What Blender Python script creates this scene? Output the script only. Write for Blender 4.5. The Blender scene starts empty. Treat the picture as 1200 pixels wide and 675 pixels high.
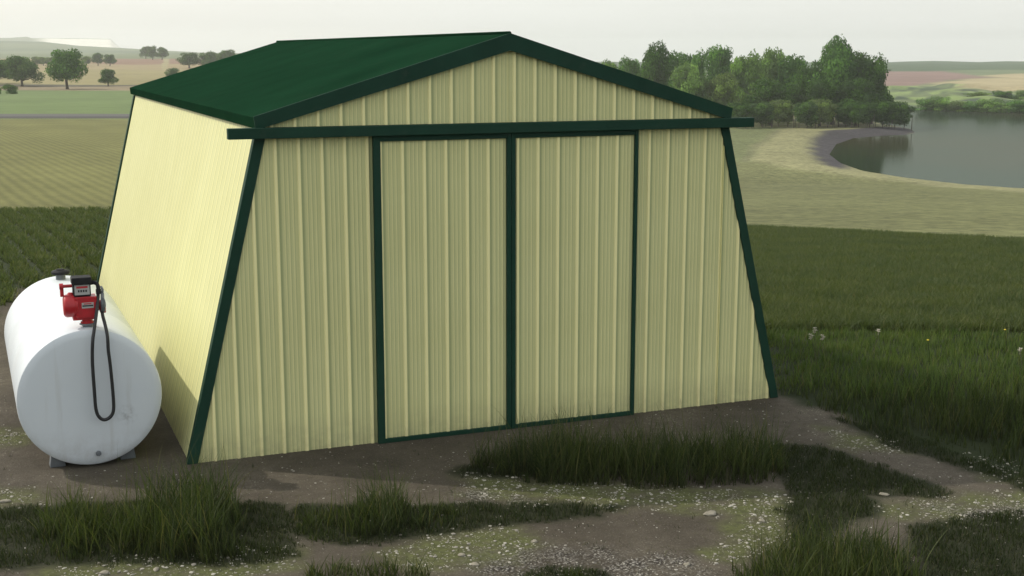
import bpy, math, random
import numpy as np
from mathutils import Vector, Matrix

R = math.radians
rng = np.random.default_rng(7)
random.seed(7)
scene = bpy.context.scene
LINK = scene.collection.objects.link

# ------------------------------------------------------------------ camera
F = 1521.3
CX, CY, CZ = -5.0438, -12.6708, 4.0171
YAW, PIT = 0.3818, 0.1794
fw = np.array([math.sin(YAW)*math.cos(PIT), math.cos(YAW)*math.cos(PIT), -math.sin(PIT)])
rt = np.array([math.cos(YAW), -math.sin(YAW), 0.0])
up = np.cross(rt, fw)
cam = bpy.data.objects.new('camera', bpy.data.cameras.new('camera'))
cam.data.sensor_width = 36; cam.data.lens = F/1200*36
cam.data.clip_start = 0.1; cam.data.clip_end = 20000
cam.location = (CX, CY, CZ); cam.rotation_euler = (R(90)-PIT, 0, -YAW)
LINK(cam); scene.camera = cam

# ------------------------------------------------------------------ terrain height (world function)
def sst(x, a, b):
    t = np.clip((x-a)/(b-a), 0, 1); return t*t*(3-2*t)
def uv(x, y):
    dx, dy = x-CX, y-CY
    return dx*math.cos(YAW)-dy*math.sin(YAW), dx*math.sin(YAW)+dy*math.cos(YAW)
def xy(u, v):
    return CX+u*math.cos(YAW)+v*math.sin(YAW), CY-u*math.sin(YAW)+v*math.cos(YAW)
def wob(x, y, s, seed=0):
    r = np.random.default_rng(100+seed); o = 0
    for k in range(6):
        a = r.uniform(0, 6.28); f = r.uniform(.6, 1.9)*6.28/s; p = r.uniform(0, 6.28)
        o = o+np.sin((x*math.cos(a)+y*math.sin(a))*f+p)
    return o/6*1.6
# slightly smoothed piecewise profiles
def smooth_interp(v, ks, zs):
    g = np.concatenate([np.arange(0, 700, 4), np.arange(700, 9000, 40)]).astype(float)
    z = np.interp(g, ks, zs)
    return np.interp(v, g, z)
def sdpoly(x, y, P):
    """signed distance, negative inside"""
    P = np.asarray(P, float); n = len(P)
    d = np.full(x.shape, 1e18); ins = np.zeros(x.shape, bool)
    for i in range(n):
        a, b = P[i], P[(i+1) % n]
        e = b-a; L = e@e+1e-12
        t = np.clip(((x-a[0])*e[0]+(y-a[1])*e[1])/L, 0, 1)
        d = np.minimum(d, (x-a[0]-t*e[0])**2+(y-a[1]-t*e[1])**2)
        c = (a[1] > y) != (b[1] > y)
        with np.errstate(divide='ignore', invalid='ignore'):
            ins ^= c & (x < (b[0]-a[0])*(y-a[1])/(b[1]-a[1]+1e-12)+a[0])
    d = np.sqrt(d)
    return np.where(ins, -d, d)
def ray(px, py):
    d = fw+rt*(px-600)/F+up*(337.5-py)/F
    return d
def at_z(px, py, z=0.0):
    d = ray(px, py); t = (z-CZ)/d[2]
    return np.array([CX+t*d[0], CY+t*d[1]])
LAKE_Z = -11.0
lake_outline = [at_z(px, py, LAKE_Z) for px, py in [(1500, 262), (1320, 236), (1200, 221), (1130, 216), (1060, 208), (1010, 200), (985, 191), (972, 181),
    (980, 169), (1000, 162), (1035, 159), (1062, 158), (1073, 155.5), (1066, 151), (1040, 146), (1010, 140), (985, 133), (1010, 127.5), (1080, 127.6), (1140, 130), (1200, 132.5), (1300, 136), (1500, 142), (1900, 160), (1900, 300)]]
y1x = [-600, -100, 0, 60, 100, 150, 240, 330, 500]; y1y = [50, 47, 48, 49.5, 54, 56.5, 61.5, 63, 66]
y2x = [-600, -80, 0, 25, 42, 46, 100, 138, 150, 200, 500]; y2y = [47, 46.5, 45, 45, 43.6, 45.2, 45.6, 46.2, 58, 68, 72]
y3x = [500, 900, 1030, 1085, 1140, 1170, 1200, 1500]; y3y = [72.5, 73.4, 73.6, 71.8, 73.2, 72.2, 72.8, 72]
def hgt(x, y):
    x = np.asarray(x, float); y = np.asarray(y, float)
    u, v = uv(x, y)
    vv = np.maximum(v, 1.0)
    px = np.clip(600+F*u/np.maximum(v, 20.0), -600, 1800)
    r = np.maximum(v, 0)
    hl = smooth_interp(r, [0, 25, 45, 160, 360, 600, 900, 1300, 1600], [0, 0, -1, -4, -5.5, -4, -1, 2, 3])
    z1 = CZ+(61.6-np.interp(px, y1x, y1y))*2500/F
    z2 = CZ+(61.6-np.interp(px, y2x, y2y))*3800/F
    a = sst(r, 1600, 2500); b = sst(r, 2500, 2950); c = sst(r, 2950, 3800); d = sst(r, 3800, 4800)
    hl = hl+(z1-3)*a; hl = hl+(-9)*b; hl = hl*(1-c)+z2*c; hl = hl*(1-d)-40*d
    hr = smooth_interp(r, [0, 16, 50, 100, 145, 345, 400, 600, 900, 1200], [0, 0, -2.7, -7, -10.5, -10.4, -9.9, -9.2, -8.2, -7.2])
    z3 = CZ+(61.6-np.interp(px, y3x, y3y))*1500/F
    a = sst(r, 1150, 1500); b = sst(r, 1600, 3000)
    hr = hr*(1-a)+z3*a; hr = hr*(1-b)-60*b
    w = sst(px, 300, 640)
    h = hl*(1-w)+hr*w
    # rolling
    h = h+wob(x, y, 90, 3)*.35*sst(r, 150, 500)*(1-sst(r, 1100, 1500)*.5)
    h = h+(px > 900)*sst(r, 352, 385)*(1-sst(r, 470, 560))*(1.0+wob(x, y, 55, 31)*1.6+wob(x, y, 24, 33)*1.0)
    m = (v > 100) & (v < 700) & (px > 600)
    if np.any(m):
        sd = sdpoly(x[m], y[m], lake_outline)
        bank = LAKE_Z+np.where(sd < 0, np.maximum(sd*.12, -2.5), np.minimum(sd*.10, 6))
        hh = h[m]
        k = sst(sd, 2, 14)
        h[m] = np.where(sd < 2, bank, bank*(1-k)+hh*k)
    return h
def hgt1(x, y): return float(hgt(np.array([x]), np.array([y]))[0])
def at(px, py):
    """where the line of sight meets the ground"""
    d = ray(px, py); t = np.exp(np.linspace(math.log(4), math.log(4800), 3000))
    X, Y, Z = CX+t*d[0], CY+t*d[1], CZ+t*d[2]
    s = Z-hgt(X, Y); i = np.argmax(s < 0)
    if s[i] >= 0: i = len(t)-1
    i = max(i, 1)
    f = s[i-1]/(s[i-1]-s[i]+1e-9) if s[i] < 0 else 1
    tt = t[i-1]+(t[i]-t[i-1])*f
    return np.array([CX+tt*d[0], CY+tt*d[1]])
def poly(pts): return [at(*p) for p in pts]

# ------------------------------------------------------------------ helpers
def tag(o, label=None, cat=None, group=None, kind=None):
    if label: o['label'] = label
    if cat: o['category'] = cat
    if group: o['group'] = group
    if kind: o['kind'] = kind
    return o
def empty(name, loc, rz=0.0):
    o = bpy.data.objects.new(name, None); o.location = loc; o.rotation_euler = (0, 0, rz)
    o.empty_display_size = .2; LINK(o); return o
def np_mesh(name, V, Fq, mat, parent=None, smooth=False, attrs=None):
    """V (n,3); Fq (m,4) or (m,3)"""
    V = np.asarray(V, np.float32); Fq = np.asarray(Fq, np.int32)
    me = bpy.data.meshes.new(name); k = Fq.shape[1]
    me.vertices.add(len(V)); me.vertices.foreach_set('co', V.ravel())
    me.loops.add(Fq.size); me.loops.foreach_set('vertex_index', Fq.ravel())
    me.polygons.add(len(Fq))
    me.polygons.foreach_set('loop_start', np.arange(len(Fq), dtype=np.int32)*k)
    me.polygons.foreach_set('loop_total', np.full(len(Fq), k, np.int32))
    me.polygons.foreach_set('use_smooth', np.full(len(Fq), smooth))
    for an, (ty, dat) in (attrs or {}).items():
        a = me.attributes.new(an, ty, 'POINT')
        dat = np.asarray(dat, np.float32)
        a.data.foreach_set({'FLOAT': 'value', 'FLOAT_VECTOR': 'vector', 'FLOAT_COLOR': 'color'}[ty], dat.ravel())
    me.update(calc_edges=True)
    if mat: me.materials.append(mat)
    o = bpy.data.objects.new(name, me); LINK(o)
    if parent: o.parent = parent
    return o
def py_mesh(name, V, Fs, mat, parent=None, smooth=False, bevel=0, attrs=None, autos=None):
    me = bpy.data.meshes.new(name); me.from_pydata([tuple(v) for v in V], [], Fs); me.update()
    if mat: me.materials.append(mat)
    for an, dat in (attrs or {}).items():
        a = me.attributes.new(an, 'FLOAT', 'POINT'); a.data.foreach_set('value', np.asarray(dat, np.float32))
    if smooth: me.polygons.foreach_set('use_smooth', [True]*len(me.polygons))
    if autos: me.set_sharp_from_angle(angle=R(autos))
    o = bpy.data.objects.new(name, me); LINK(o)
    if parent: o.parent = parent
    if bevel:
        b = o.modifiers.new('bevel', 'BEVEL'); b.width = bevel; b.segments = 2; b.limit_method = 'ANGLE'
    return o
class MB:
    def __init__(s): s.V = []; s.F = []
    def hexa(s, pts):
        n = len(s.V); s.V += [tuple(p) for p in pts]
        s.F += [(n, n+3, n+2, n+1), (n+4, n+5, n+6, n+7), (n, n+1, n+5, n+4), (n+1, n+2, n+6, n+5), (n+2, n+3, n+7, n+6), (n+3, n, n+4, n+7)]
        return s
    def box(s, x0, x1, y0, y1, z0, z1):
        return s.hexa([(x0, y0, z0), (x1, y0, z0), (x1, y1, z0), (x0, y1, z0), (x0, y0, z1), (x1, y0, z1), (x1, y1, z1), (x0, y1, z1)])
    def cyl(s, p0, p1, r0, r1=None, n=24, caps=True):
        r1 = r0 if r1 is None else r1
        p0, p1 = Vector(p0), Vector(p1); ax = (p1-p0).normalized()
        a = ax.orthogonal().normalized(); b = ax.cross(a); k = len(s.V)
        for p, r in ((p0, r0), (p1, r1)):
            for i in range(n):
                t = 2*math.pi*i/n; s.V.append(tuple(p+a*math.cos(t)*r+b*math.sin(t)*r))
        for i in range(n):
            j = (i+1) % n; s.F.append((k+i, k+j, k+n+j, k+n+i))
        if caps: s.F.append(tuple(k+i for i in reversed(range(n)))); s.F.append(tuple(k+n+i for i in range(n)))
        return s
    def lathe(s, o, ax, prof, n=48, up=(0, 0, 1)):
        """prof: list of (along, radius)"""
        o, ax = Vector(o), Vector(ax).normalized(); a = ax.orthogonal().normalized(); b = ax.cross(a); k = len(s.V)
        for t_, r in prof:
            for i in range(n):
                t = 2*math.pi*i/n; s.V.append(tuple(o+ax*t_+a*math.cos(t)*r+b*math.sin(t)*r))
        for q in range(len(prof)-1):
            for i in range(n):
                j = (i+1) % n; s.F.append((k+q*n+i, k+q*n+j, k+(q+1)*n+j, k+(q+1)*n+i))
        s.F.append(tuple(k+i for i in reversed(range(n)))); m = k+(len(prof)-1)*n
        s.F.append(tuple(m+i for i in range(n)))
        return s
    def tube(s, pts, r, n=12):
        pts = [Vector(p) for p in pts]; k0 = len(s.V); a = None
        for i, p in enumerate(pts):
            t = (pts[min(i+1, len(pts)-1)]-pts[max(i-1, 0)]).normalized()
            if a is None: a = t.orthogonal().normalized()
            a = (a-t*a.dot(t)).normalized(); b = t.cross(a)
            rr = r[i] if isinstance(r, (list, tuple)) else r
            for q in range(n):
                w = 2*math.pi*q/n; s.V.append(tuple(p+a*math.cos(w)*rr+b*math.sin(w)*rr))
        for i in range(len(pts)-1):
            for q in range(n):
                w = (q+1) % n; s.F.append((k0+i*n+q, k0+i*n+w, k0+(i+1)*n+w, k0+(i+1)*n+q))
        s.F.append(tuple(k0+i for i in reversed(range(n)))); m = k0+(len(pts)-1)*n
        s.F.append(tuple(m+i for i in range(n)))
        return s
    def build(s, name, mat, parent=None, smooth=False, bevel=0, autos=None):
        return py_mesh(name, s.V, s.F, mat, parent, smooth, bevel, autos=autos)
def catmull(P, n=8):
    P = [Vector(p) for p in P]; Q = [P[0]]+P+[P[-1]]; out = []
    for i in range(1, len(Q)-2):
        for k in range(n):
            t = k/n; a, b, c, d = Q[i-1:i+3]
            out.append(.5*((2*b)+(c-a)*t+(2*a-5*b+4*c-d)*t*t+(3*b-a-3*c+d)*t**3))
    out.append(P[-1]); return out

# ------------------------------------------------------------------ materials
class NT:
    def __init__(s, name):
        s.m = bpy.data.materials.new(name); s.m.use_nodes = True; s.t = s.m.node_tree; s.t.nodes.clear()
        s.out = s.n('ShaderNodeOutputMaterial')
    def n(s, ty, **kw):
        nd = s.t.nodes.new(ty)
        for k, v in kw.items(): setattr(nd, k, v)
        return nd
    def put(s, sock, v):
        if isinstance(v, bpy.types.NodeSocket): s.t.links.new(v, sock)
        elif v is not None:
            try: sock.default_value = v
            except Exception: sock.default_value = (v, v, v)
    def math(s, op, a, b=None, c=None, clamp=False):
        nd = s.n('ShaderNodeMath', operation=op, use_clamp=clamp)
        s.put(nd.inputs[0], a)
        if b is not None: s.put(nd.inputs[1], b)
        if c is not None: s.put(nd.inputs[2], c)
        return nd.outputs[0]
    def vmath(s, op, a, b=None):
        nd = s.n('ShaderNodeVectorMath', operation=op); s.put(nd.inputs[0], a)
        if b is not None: s.put(nd.inputs[1], b)
        return nd.outputs[1] if op in ('DOT_PRODUCT', 'LENGTH') else nd.outputs[0]
    def mix(s, f, a, b, mode='MIX'):
        nd = s.n('ShaderNodeMix', data_type='RGBA', blend_type=mode); nd.clamp_factor = True
        s.put(nd.inputs[0], f); s.put(nd.inputs[6], c4(a)); s.put(nd.inputs[7], c4(b)); return nd.outputs[2]
    def noise(s, vec, scale, detail=3, rough=.55, dist=0):
        nd = s.n('ShaderNodeTexNoise'); s.put(nd.inputs['Vector'], vec)
        nd.inputs['Scale'].default_value = scale; nd.inputs['Detail'].default_value = detail
        nd.inputs['Roughness'].default_value = rough; nd.inputs['Distortion'].default_value = dist
        return nd.outputs['Fac']
    def voro(s, vec, scale, feat='F1', out='Distance'):
        nd = s.n('ShaderNodeTexVoronoi', feature=feat); s.put(nd.inputs['Vector'], vec); nd.inputs['Scale'].default_value = scale
        return nd.outputs[out]
    def rng(s, v, a, b, c=0, d=1):
        nd = s.n('ShaderNodeMapRange'); s.put(nd.inputs[0], v)
        for i, q in enumerate((a, b, c, d)): nd.inputs[i+1].default_value = q
        return nd.outputs[0]
    def attr(s, name, out='Fac'):
        nd = s.n('ShaderNodeAttribute', attribute_name=name); return nd.outputs[out]
    def pos(s): return s.n('ShaderNodeNewGeometry').outputs['Position']
    def obj(s): return s.n('ShaderNodeTexCoord').outputs['Object']
    def sep(s, v):
        nd = s.n('ShaderNodeSeparateXYZ'); s.put(nd.inputs[0], v); return nd.outputs
    def bump(s, h, strength=.5, dist=.02):
        nd = s.n('ShaderNodeBump'); nd.inputs['Strength'].default_value = strength; nd.inputs['Distance'].default_value = dist
        s.put(nd.inputs['Height'], h); return nd.outputs[0]
    def pbr(s, col, rough=.7, metal=0, normal=None, spec=.5, **kw):
        nd = s.n('ShaderNodeBsdfPrincipled')
        s.put(nd.inputs['Base Color'], c4(col)); s.put(nd.inputs['Roughness'], rough); s.put(nd.inputs['Metallic'], metal)
        nd.inputs['Specular IOR Level'].default_value = spec
        if normal is not None: s.put(nd.inputs['Normal'], normal)
        s.t.links.new(nd.outputs[0], s.out.inputs[0]); return nd
def c4(c):
    if isinstance(c, (tuple, list)) and len(c) == 3: return (*c, 1)
    return c

def mat_painted(name, col, rough=.5, var=.08, dirt=(.12, .1, .08), dirt_amt=.25, spec=.5, scale=3):
    t = NT(name); p = t.obj()
    n1 = t.noise(p, scale, 5, .6); n2 = t.noise(p, 40, 3)
    c = t.mix(t.rng(n1, .3, .7), tuple(x*(1-var) for x in col), tuple(min(1, x*(1+var)) for x in col))
    c = t.mix(t.math('MULTIPLY', t.rng(t.noise(p, scale*1.7, 7, .7), .58, .8), dirt_amt), c, dirt)
    r = t.rng(n2, .2, .8, rough-.08, rough+.1)
    t.pbr(c, r, normal=t.bump(n2, .12, .004), spec=spec)
    return t.m
M = {}
M['green'] = mat_painted('dark_green_steel', (.010, .042, .026), .6, .14, (.05, .06, .045), .35, spec=.15)
M['roof'] = mat_painted('roof_green', (.0075, .030, .015), .9, .18, (.03, .05, .03), .35, spec=.0, scale=1.1)
M['white'] = mat_painted('tank_white', (.60, .645, .69), .38, .03, (.40, .38, .34), .22, scale=2.2)
t = NT('tank_paint'); pp = t.obj(); q_ = t.sep(pp)
n1 = t.noise(pp, 2.2, 5, .6); base = t.mix(t.rng(n1, .3, .7), (.60, .645, .69), (.63, .67, .71))
mz = t.n('ShaderNodeMapping'); t.put(mz.inputs[0], pp); mz.inputs['Scale'].default_value = (9, 9, .8)
base = t.mix(t.math('MULTIPLY', t.rng(t.noise(mz.outputs[0], 1, 5, .65), .56, .78), .28), base, (.36, .34, .30))
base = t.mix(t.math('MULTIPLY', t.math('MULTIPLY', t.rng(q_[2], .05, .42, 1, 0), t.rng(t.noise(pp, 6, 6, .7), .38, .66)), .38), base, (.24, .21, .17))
dv = t.vmath('LENGTH', t.vmath('SUBTRACT', pp, (.33, 0, .50))); base = t.mix(t.math('MULTIPLY', t.rng(dv, .02, .12, 1, 0), t.math('MULTIPLY', t.rng(t.noise(pp, 22, 5, .7), .45, .6), .55)), base, (.25, .26, .27))
t.pbr(base, t.rng(t.noise(pp, 30, 3), .2, .8, .34, .5), spec=.45, normal=t.bump(t.noise(pp, 3.5, 3), .10, .03)); M['white'] = t.m
M['red'] = mat_painted('pump_red', (.42, .014, .022), .38, .15, (.08, .02, .02), .3, scale=14)
M['black'] = mat_painted('black_rubber', (.014, .014, .016), .5, .2, (.06, .055, .05), .3, scale=14)
M['dark'] = mat_painted('dark_plastic', (.020, .020, .022), .7, .2, (.05, .045, .04), .3, scale=14, spec=.15)
M['grey'] = mat_painted('grey_steel', (.15, .165, .18), .5, .15, (.12, .10, .08), .5, scale=9)
M['panel'] = mat_painted('meter_face', (.42, .43, .42), .4, .05, (.3, .3, .3), .2, scale=20)
M['ink'] = mat_painted('dark_ink', (.03, .03, .03), .5, .1, dirt_amt=0)
M['redink'] = mat_painted('red_ink', (.5, .03, .04), .5, .1, dirt_amt=0)

def mat_cladding():
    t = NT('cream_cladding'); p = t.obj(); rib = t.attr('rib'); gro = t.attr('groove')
    base = t.mix(t.rng(t.noise(p, 1.3, 5, .6), .3, .7), (.60, .59, .285), (.66, .65, .335))
    # faint vertical streaks (rain wash)
    nd = t.n('ShaderNodeMapping'); t.put(nd.inputs[0], p); nd.inputs['Scale'].default_value = (17, 17, .4)
    st = t.noise(nd.outputs[0], 1, 4, .6)
    base = t.mix(t.math('MULTIPLY', t.rng(st, .42, .75), .16), base, (.40, .44, .23))
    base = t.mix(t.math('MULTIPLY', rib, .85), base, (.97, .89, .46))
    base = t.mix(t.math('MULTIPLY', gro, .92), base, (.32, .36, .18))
    z = t.sep(p)[2]
    sp = t.math('MULTIPLY', t.rng(z, .0, .38, 1, 0), t.rng(t.noise(p, 7, 5, .7), .3, .7))
    base = t.mix(t.math('MULTIPLY', sp, .45), base, (.24, .22, .14))  # dirt splash at the wall foot, doubling as painted contact shade
    t.pbr(base, t.rng(t.noise(p, 12, 3), .2, .8, .42, .6), spec=.4, normal=t.bump(t.noise(p, 2.5, 3), .12, .03))
    return t.m
M['clad'] = mat_cladding()

def mat_foliage(name, trans=.32):
    t = NT(name); oi = t.n('ShaderNodeObjectInfo'); p = t.obj()
    tint = t.attr('tint')
    n = t.noise(p, 5, 4, .6)
    c = t.mix(t.rng(n, .3, .72), t.mix(.4, oi.outputs['Color'], (.025, .05, .018)), oi.outputs['Color'])
    c = t.mix(t.math('MULTIPLY', tint, .8), c, t.mix(1.0, oi.outputs['Color'], (1.9, 2.05, 1.15), 'MULTIPLY'))
    d = t.n('ShaderNodeBsdfDiffuse'); t.put(d.inputs[0], c)
    tr = t.n('ShaderNodeBsdfTranslucent'); t.put(tr.inputs[0], t.mix(1.0, c, (1.1, 1.2, .6), 'MULTIPLY'))
    mx = t.n('ShaderNodeMixShader'); mx.inputs[0].default_value = trans
    t.t.links.new(d.outputs[0], mx.inputs[1]); t.t.links.new(tr.outputs[0], mx.inputs[2]); t.t.links.new(mx.outputs[0], t.out.inputs[0])
    return t.m
M['leaf'] = mat_foliage('tree_leaves')
def mat_grass(name, cols, dry):
    """tint attribute: x = random per blade, y = height along blade"""
    t = NT(name); a = t.n('ShaderNodeAttribute', attribute_name='tint'); s = t.sep(a.outputs['Vector'])
    p = t.pos()
    c = t.mix(s[0], cols[0], cols[1])
    c = t.mix(t.rng(t.noise(p, .9, 3), .35, .7), c, t.mix(1, c, (1.35, 1.22, 1.0), 'MULTIPLY'))
    c = t.mix(t.math('MULTIPLY', t.rng(s[0], .9, .97), .8), c, dry)
    c = t.mix(t.rng(s[1], 0, .45, .75, 0), c, (.028, .028, .014))      # brown sheaths at the root
    d = t.n('ShaderNodeBsdfPrincipled'); t.put(d.inputs['Base Color'], c); d.inputs['Roughness'].default_value = .6; d.inputs['Specular IOR Level'].default_value = .25
    tr = t.n('ShaderNodeBsdfTranslucent'); t.put(tr.inputs[0], t.mix(1, c, (1.2, 1.3, .6), 'MULTIPLY'))
    mx = t.n('ShaderNodeMixShader'); mx.inputs[0].default_value = .35
    t.t.links.new(d.outputs[0], mx.inputs[1]); t.t.links.new(tr.outputs[0], mx.inputs[2]); t.t.links.new(mx.outputs[0], t.out.inputs[0])
    return t.m
M['tallgrass'] = mat_grass('tall_grass', [(.018, .030, .009), (.058, .082, .026)], (.13, .12, .05))  # colour kept dark, also painting the shed's shadow on the verge
M['meadow'] = mat_grass('sunlit_meadow_grass', [(.042, .074, .021), (.098, .146, .044)], (.15, .14, .06))  # lighter grass, with sunlit brightness put into the colour
M['shortgrass'] = mat_grass('short_grass', [(.013, .022, .008), (.032, .049, .016)], (.09, .085, .04))
M['crop'] = mat_grass('crop_leaves', [(.044, .068, .024), (.094, .122, .046)], (.15, .14, .06))
t = NT('bark'); pp = t.obj()
t.pbr(t.mix(t.noise(pp, 18, 5, .7), (.045, .035, .026), (.13, .105, .08)), .9, normal=t.bump(t.noise(pp, 30, 4), .6, .05)); M['bark'] = t.m
t = NT('pebble'); a_ = t.attr('tint')
t.pbr(t.mix(a_, (.12, .105, .085), (.40, .38, .33)), .8); M['pebble'] = t.m
t = NT('field_stone'); pp = t.obj()
t.pbr(t.mix(t.rng(t.noise(pp, 9, 5, .65), .3, .7), (.17, .155, .12), (.29, .265, .215)), .85, normal=t.bump(t.noise(pp, 22, 5), .5, .01)); M['rock'] = t.m
t = NT('dry_petals'); pp = t.obj()
t.pbr(t.mix(t.noise(pp, 30, 3), (.30, .27, .21), (.58, .54, .46)), .8); M['petal'] = t.m
t = NT('yellow_petals'); t.pbr((.65, .50, .03), .7); M['yellow'] = t.m
# water
t = NT('lake_water'); pp = t.pos(); mp = t.n('ShaderNodeMapping'); t.put(mp.inputs[0], pp); mp.inputs['Scale'].default_value = (1, 1, 1); mp.inputs['Rotation'].default_value = (0, 0, YAW)
mp2 = t.n('ShaderNodeMapping'); t.put(mp2.inputs[0], mp.outputs[0]); mp2.inputs['Scale'].default_value = (.25, 1.0, 1)
wv = t.math('ADD', t.noise(mp2.outputs[0], .9, 4, .6), t.math('MULTIPLY', t.noise(mp2.outputs[0], .06, 3), 1.2))
wc = t.mix(t.rng(t.noise(pp, .012, 3), .38, .62), (.020, .030, .018), (.036, .033, .018))
d_ = t.n('ShaderNodeBsdfDiffuse'); t.put(d_.inputs[0], wc); g_ = t.n('ShaderNodeBsdfGlossy'); g_.inputs['Roughness'].default_value = .07; g_.inputs['Color'].default_value = (.78, .86, .80, 1)
t.put(g_.inputs['Normal'], t.bump(wv, .16, .10)); fr = t.n('ShaderNodeMixShader'); fr.inputs[0].default_value = .20
t.t.links.new(d_.outputs[0], fr.inputs[1]); t.t.links.new(g_.outputs[0], fr.inputs[2]); t.t.links.new(fr.outputs[0], t.out.inputs[0]); M['water'] = t.m

# ------------------------------------------------------------------ ground
half = 24.5
ang = np.concatenate([np.linspace(-180, -60, 30, endpoint=False), np.linspace(-60, -half, 60, endpoint=False), np.linspace(-half, half, 640, endpoint=False), np.linspace(half, 60, 60, endpoint=False), np.linspace(60, 180, 30, endpoint=False)])
rad = np.concatenate([np.linspace(0.5, 6, 8, endpoint=False), 1/np.linspace(1/6., 1/420., 520, endpoint=False)*1.0, np.exp(np.linspace(math.log(420), math.log(4900), 150))])
rad = np.unique(np.round(rad, 4))
# refine the 60..420 m range, where 1/r steps get long
rr = [rad[0]]
for a, b in zip(rad[:-1], rad[1:]):
    k = max(1, int(math.ceil((b-a)/2.2))) if b <= 420 else 1
    rr += list(np.linspace(a, b, k+1)[1:])
rad = np.array(rr)
A, RR = np.meshgrid(np.radians(ang), rad)
U, Vv = RR*np.sin(A), RR*np.cos(A)
GX, GY = xy(U, Vv)
GZ = hgt(GX.ravel(), GY.ravel()).reshape(GX.shape)
na, nr = len(ang), len(rad)
gx, gy, gz = GX.ravel(), GY.ravel(), GZ.ravel()
gu, gv = uv(gx, gy)
gpx = 600+F*gu/np.maximum(gv, 1)
def inside(P, soft, x=None, y=None, wamp=0, wsc=1, seed=0):
    x = gx if x is None else x; y = gy if y is None else y
    sd = sdpoly(x, y, P)
    if wamp: sd = sd+wamp*(wob(x, y, wsc, seed)+.5*wob(x, y, wsc*.37, seed+1))
    return 1-sst(sd, -soft, soft)
# --- field colours (albedo)
col = np.tile(np.array([.085, .105, .04]), (len(gx), 1))
def paint(m, c):
    global col
    m = np.clip(m, 0, 1)[:, None]; col = col*(1-m)+np.array(c)*m
LEFT = 1-sst(gpx, 420, 520)
# right side
vb = lambda pts: poly(pts)
green_edge = [at(875, 267), at(1200, 283)]
d_ = green_edge[1]-green_edge[0]; n_ = np.array([-d_[1], d_[0]]); n_ /= np.linalg.norm(n_)
sg = (gx-green_edge[0][0])*n_[0]+(gy-green_edge[0][1])*n_[1]      # >0 beyond the green crop
rightside = sst(gpx, 420, 520)
far_r = rightside*sst(sg, -.4, .4)
paint(rightside*(1-sst(sg, -.4, .4)), (.022, .030, .012))
paint(far_r, (.128, .134, .058))
pale = vb([(848, 184), (890, 193), (960, 202), (1060, 213.5), (1200, 225.5), (1500, 256), (1500, 240), (1200, 214), (1000, 195), (1060, 165), (1080, 150), (960, 146), (912, 150), (905, 158), (885, 170)])
paint(inside(pale, 2.0, wamp=1.2, wsc=30), (.20, .195, .100))
paint(inside(vb([(640, 175), (880, 190), (882, 170), (903, 158), (910, 150), (870, 147), (640, 140)]), 1.5, wamp=.8, wsc=20), (.122, .138, .060))
pathp = vb([(868, 189), (884, 171), (902, 158.5), (912, 151), (916, 151), (907, 160), (889, 172), (876, 190)])
paint(inside(pathp, .8)*.7, (.13, .13, .07))
# beyond the lake
b1 = rightside*sst(gv, 330, 350); paint(b1, (.12, .15, .075))
pm = sst(wob(gx, gy, 42, 41)+.6*wob(gx, gy, 17, 43), .05, .35); pd = sst(wob(gx, gy, 38, 47)+.6*wob(gx, gy, 15, 49), .10, .4)
zone = rightside*sst(gv, 325, 345)*(1-sst(gv, 520, 600)); paint(zone*pm, (.19, .25, .095)); paint(zone*pd*(1-pm), (.060, .085, .055))
band = wob(gx, gy, 160, 21)*18
paint(rightside*sst(gv+band, 560, 600), (.12, .155, .08))
paint(inside(poly([(1000, 80), (1110, 83.5), (1165, 90.5), (1130, 92), (1098, 97), (1000, 98)]), 6, wamp=5, wsc=120), (.20, .135, .115))
paint(inside(poly([(1098, 97), (1130, 92.5), (1165, 91), (1150, 88), (1200, 86), (1500, 84), (1500, 106), (1140, 103.5)]), 6, wamp=5, wsc=150), (.33, .28, .165))
paint(rightside*sst(gv+wob(gx, gy, 300, 5)*20, 860, 890)*(1-sst(gpx, 1085, 1120)*(1-sst(gv, 900, 960))), (.055, .09, .045))
paint(rightside*sst(gv, 900, 960), (.055, .09, .045))
# left side
paint(LEFT, (.026, .036, .014))
l1 = [at(0, 246), at(116, 246)]; dL = l1[1]-l1[0]; nL = np.array([-dL[1], dL[0]])/np.linalg.norm(dL)
sL = (gx-l1[0][0])*nL[0]+(gy-l1[0][1])*nL[1]
paint(LEFT*sst(sL, -.5, .5), (.138, .138, .048))
road_v = [float(uv(*at(0, 139.5))[1]), float(uv(*at(0, 135))[1])]
paint(LEFT*sst(gv, road_v[0]-4, road_v[0]-2), (.13, .155, .06))
paint(LEFT*sst(gv, road_v[0], road_v[1]), (.115, .160, .058))
vtrk = float(uv(*at(60, 106))[1]); vtrk2 = float(uv(*at(60, 101.5))[1])
edge = wob(gx, gy, 60, 8)*4
paint(LEFT*sst(gv+edge, vtrk-3, vtrk+3), (.20, .16, .10))
paint(LEFT*sst(gv, vtrk2-3, vtrk2+2), (.07, .065, .045))
vt3 = float(uv(*at(60, 99))[1])
paint(LEFT*sst(gv, vt3-4, vt3+4), (.23, .20, .095))
v80 = float(uv(*at(150, 82))[1]); v74 = float(uv(*at(150, 76))[1]); v68 = float(uv(*at(150, 69))[1])
paint(LEFT*sst(gv+wob(gx, gy, 200, 9)*15, v80-8, v80+8), (.25, .20, .11))
paint(LEFT*sst(gv, v74-10, v74+10)*sst(gpx, 95, 135), (.20, .125, .085))
paint(LEFT*sst(gv, v74-20, v74+10)*(1-sst(gpx, 60, 110)), (.30, .24, .15))
lane = LEFT*(np.abs(gpx-(198-(np.clip(gv, v80, v68)-v80)/(v68-v80)*-4)) < 3.5)*(gv > v80)*(gv < v68); paint(lane*.9, (.27, .24, .13))
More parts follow.
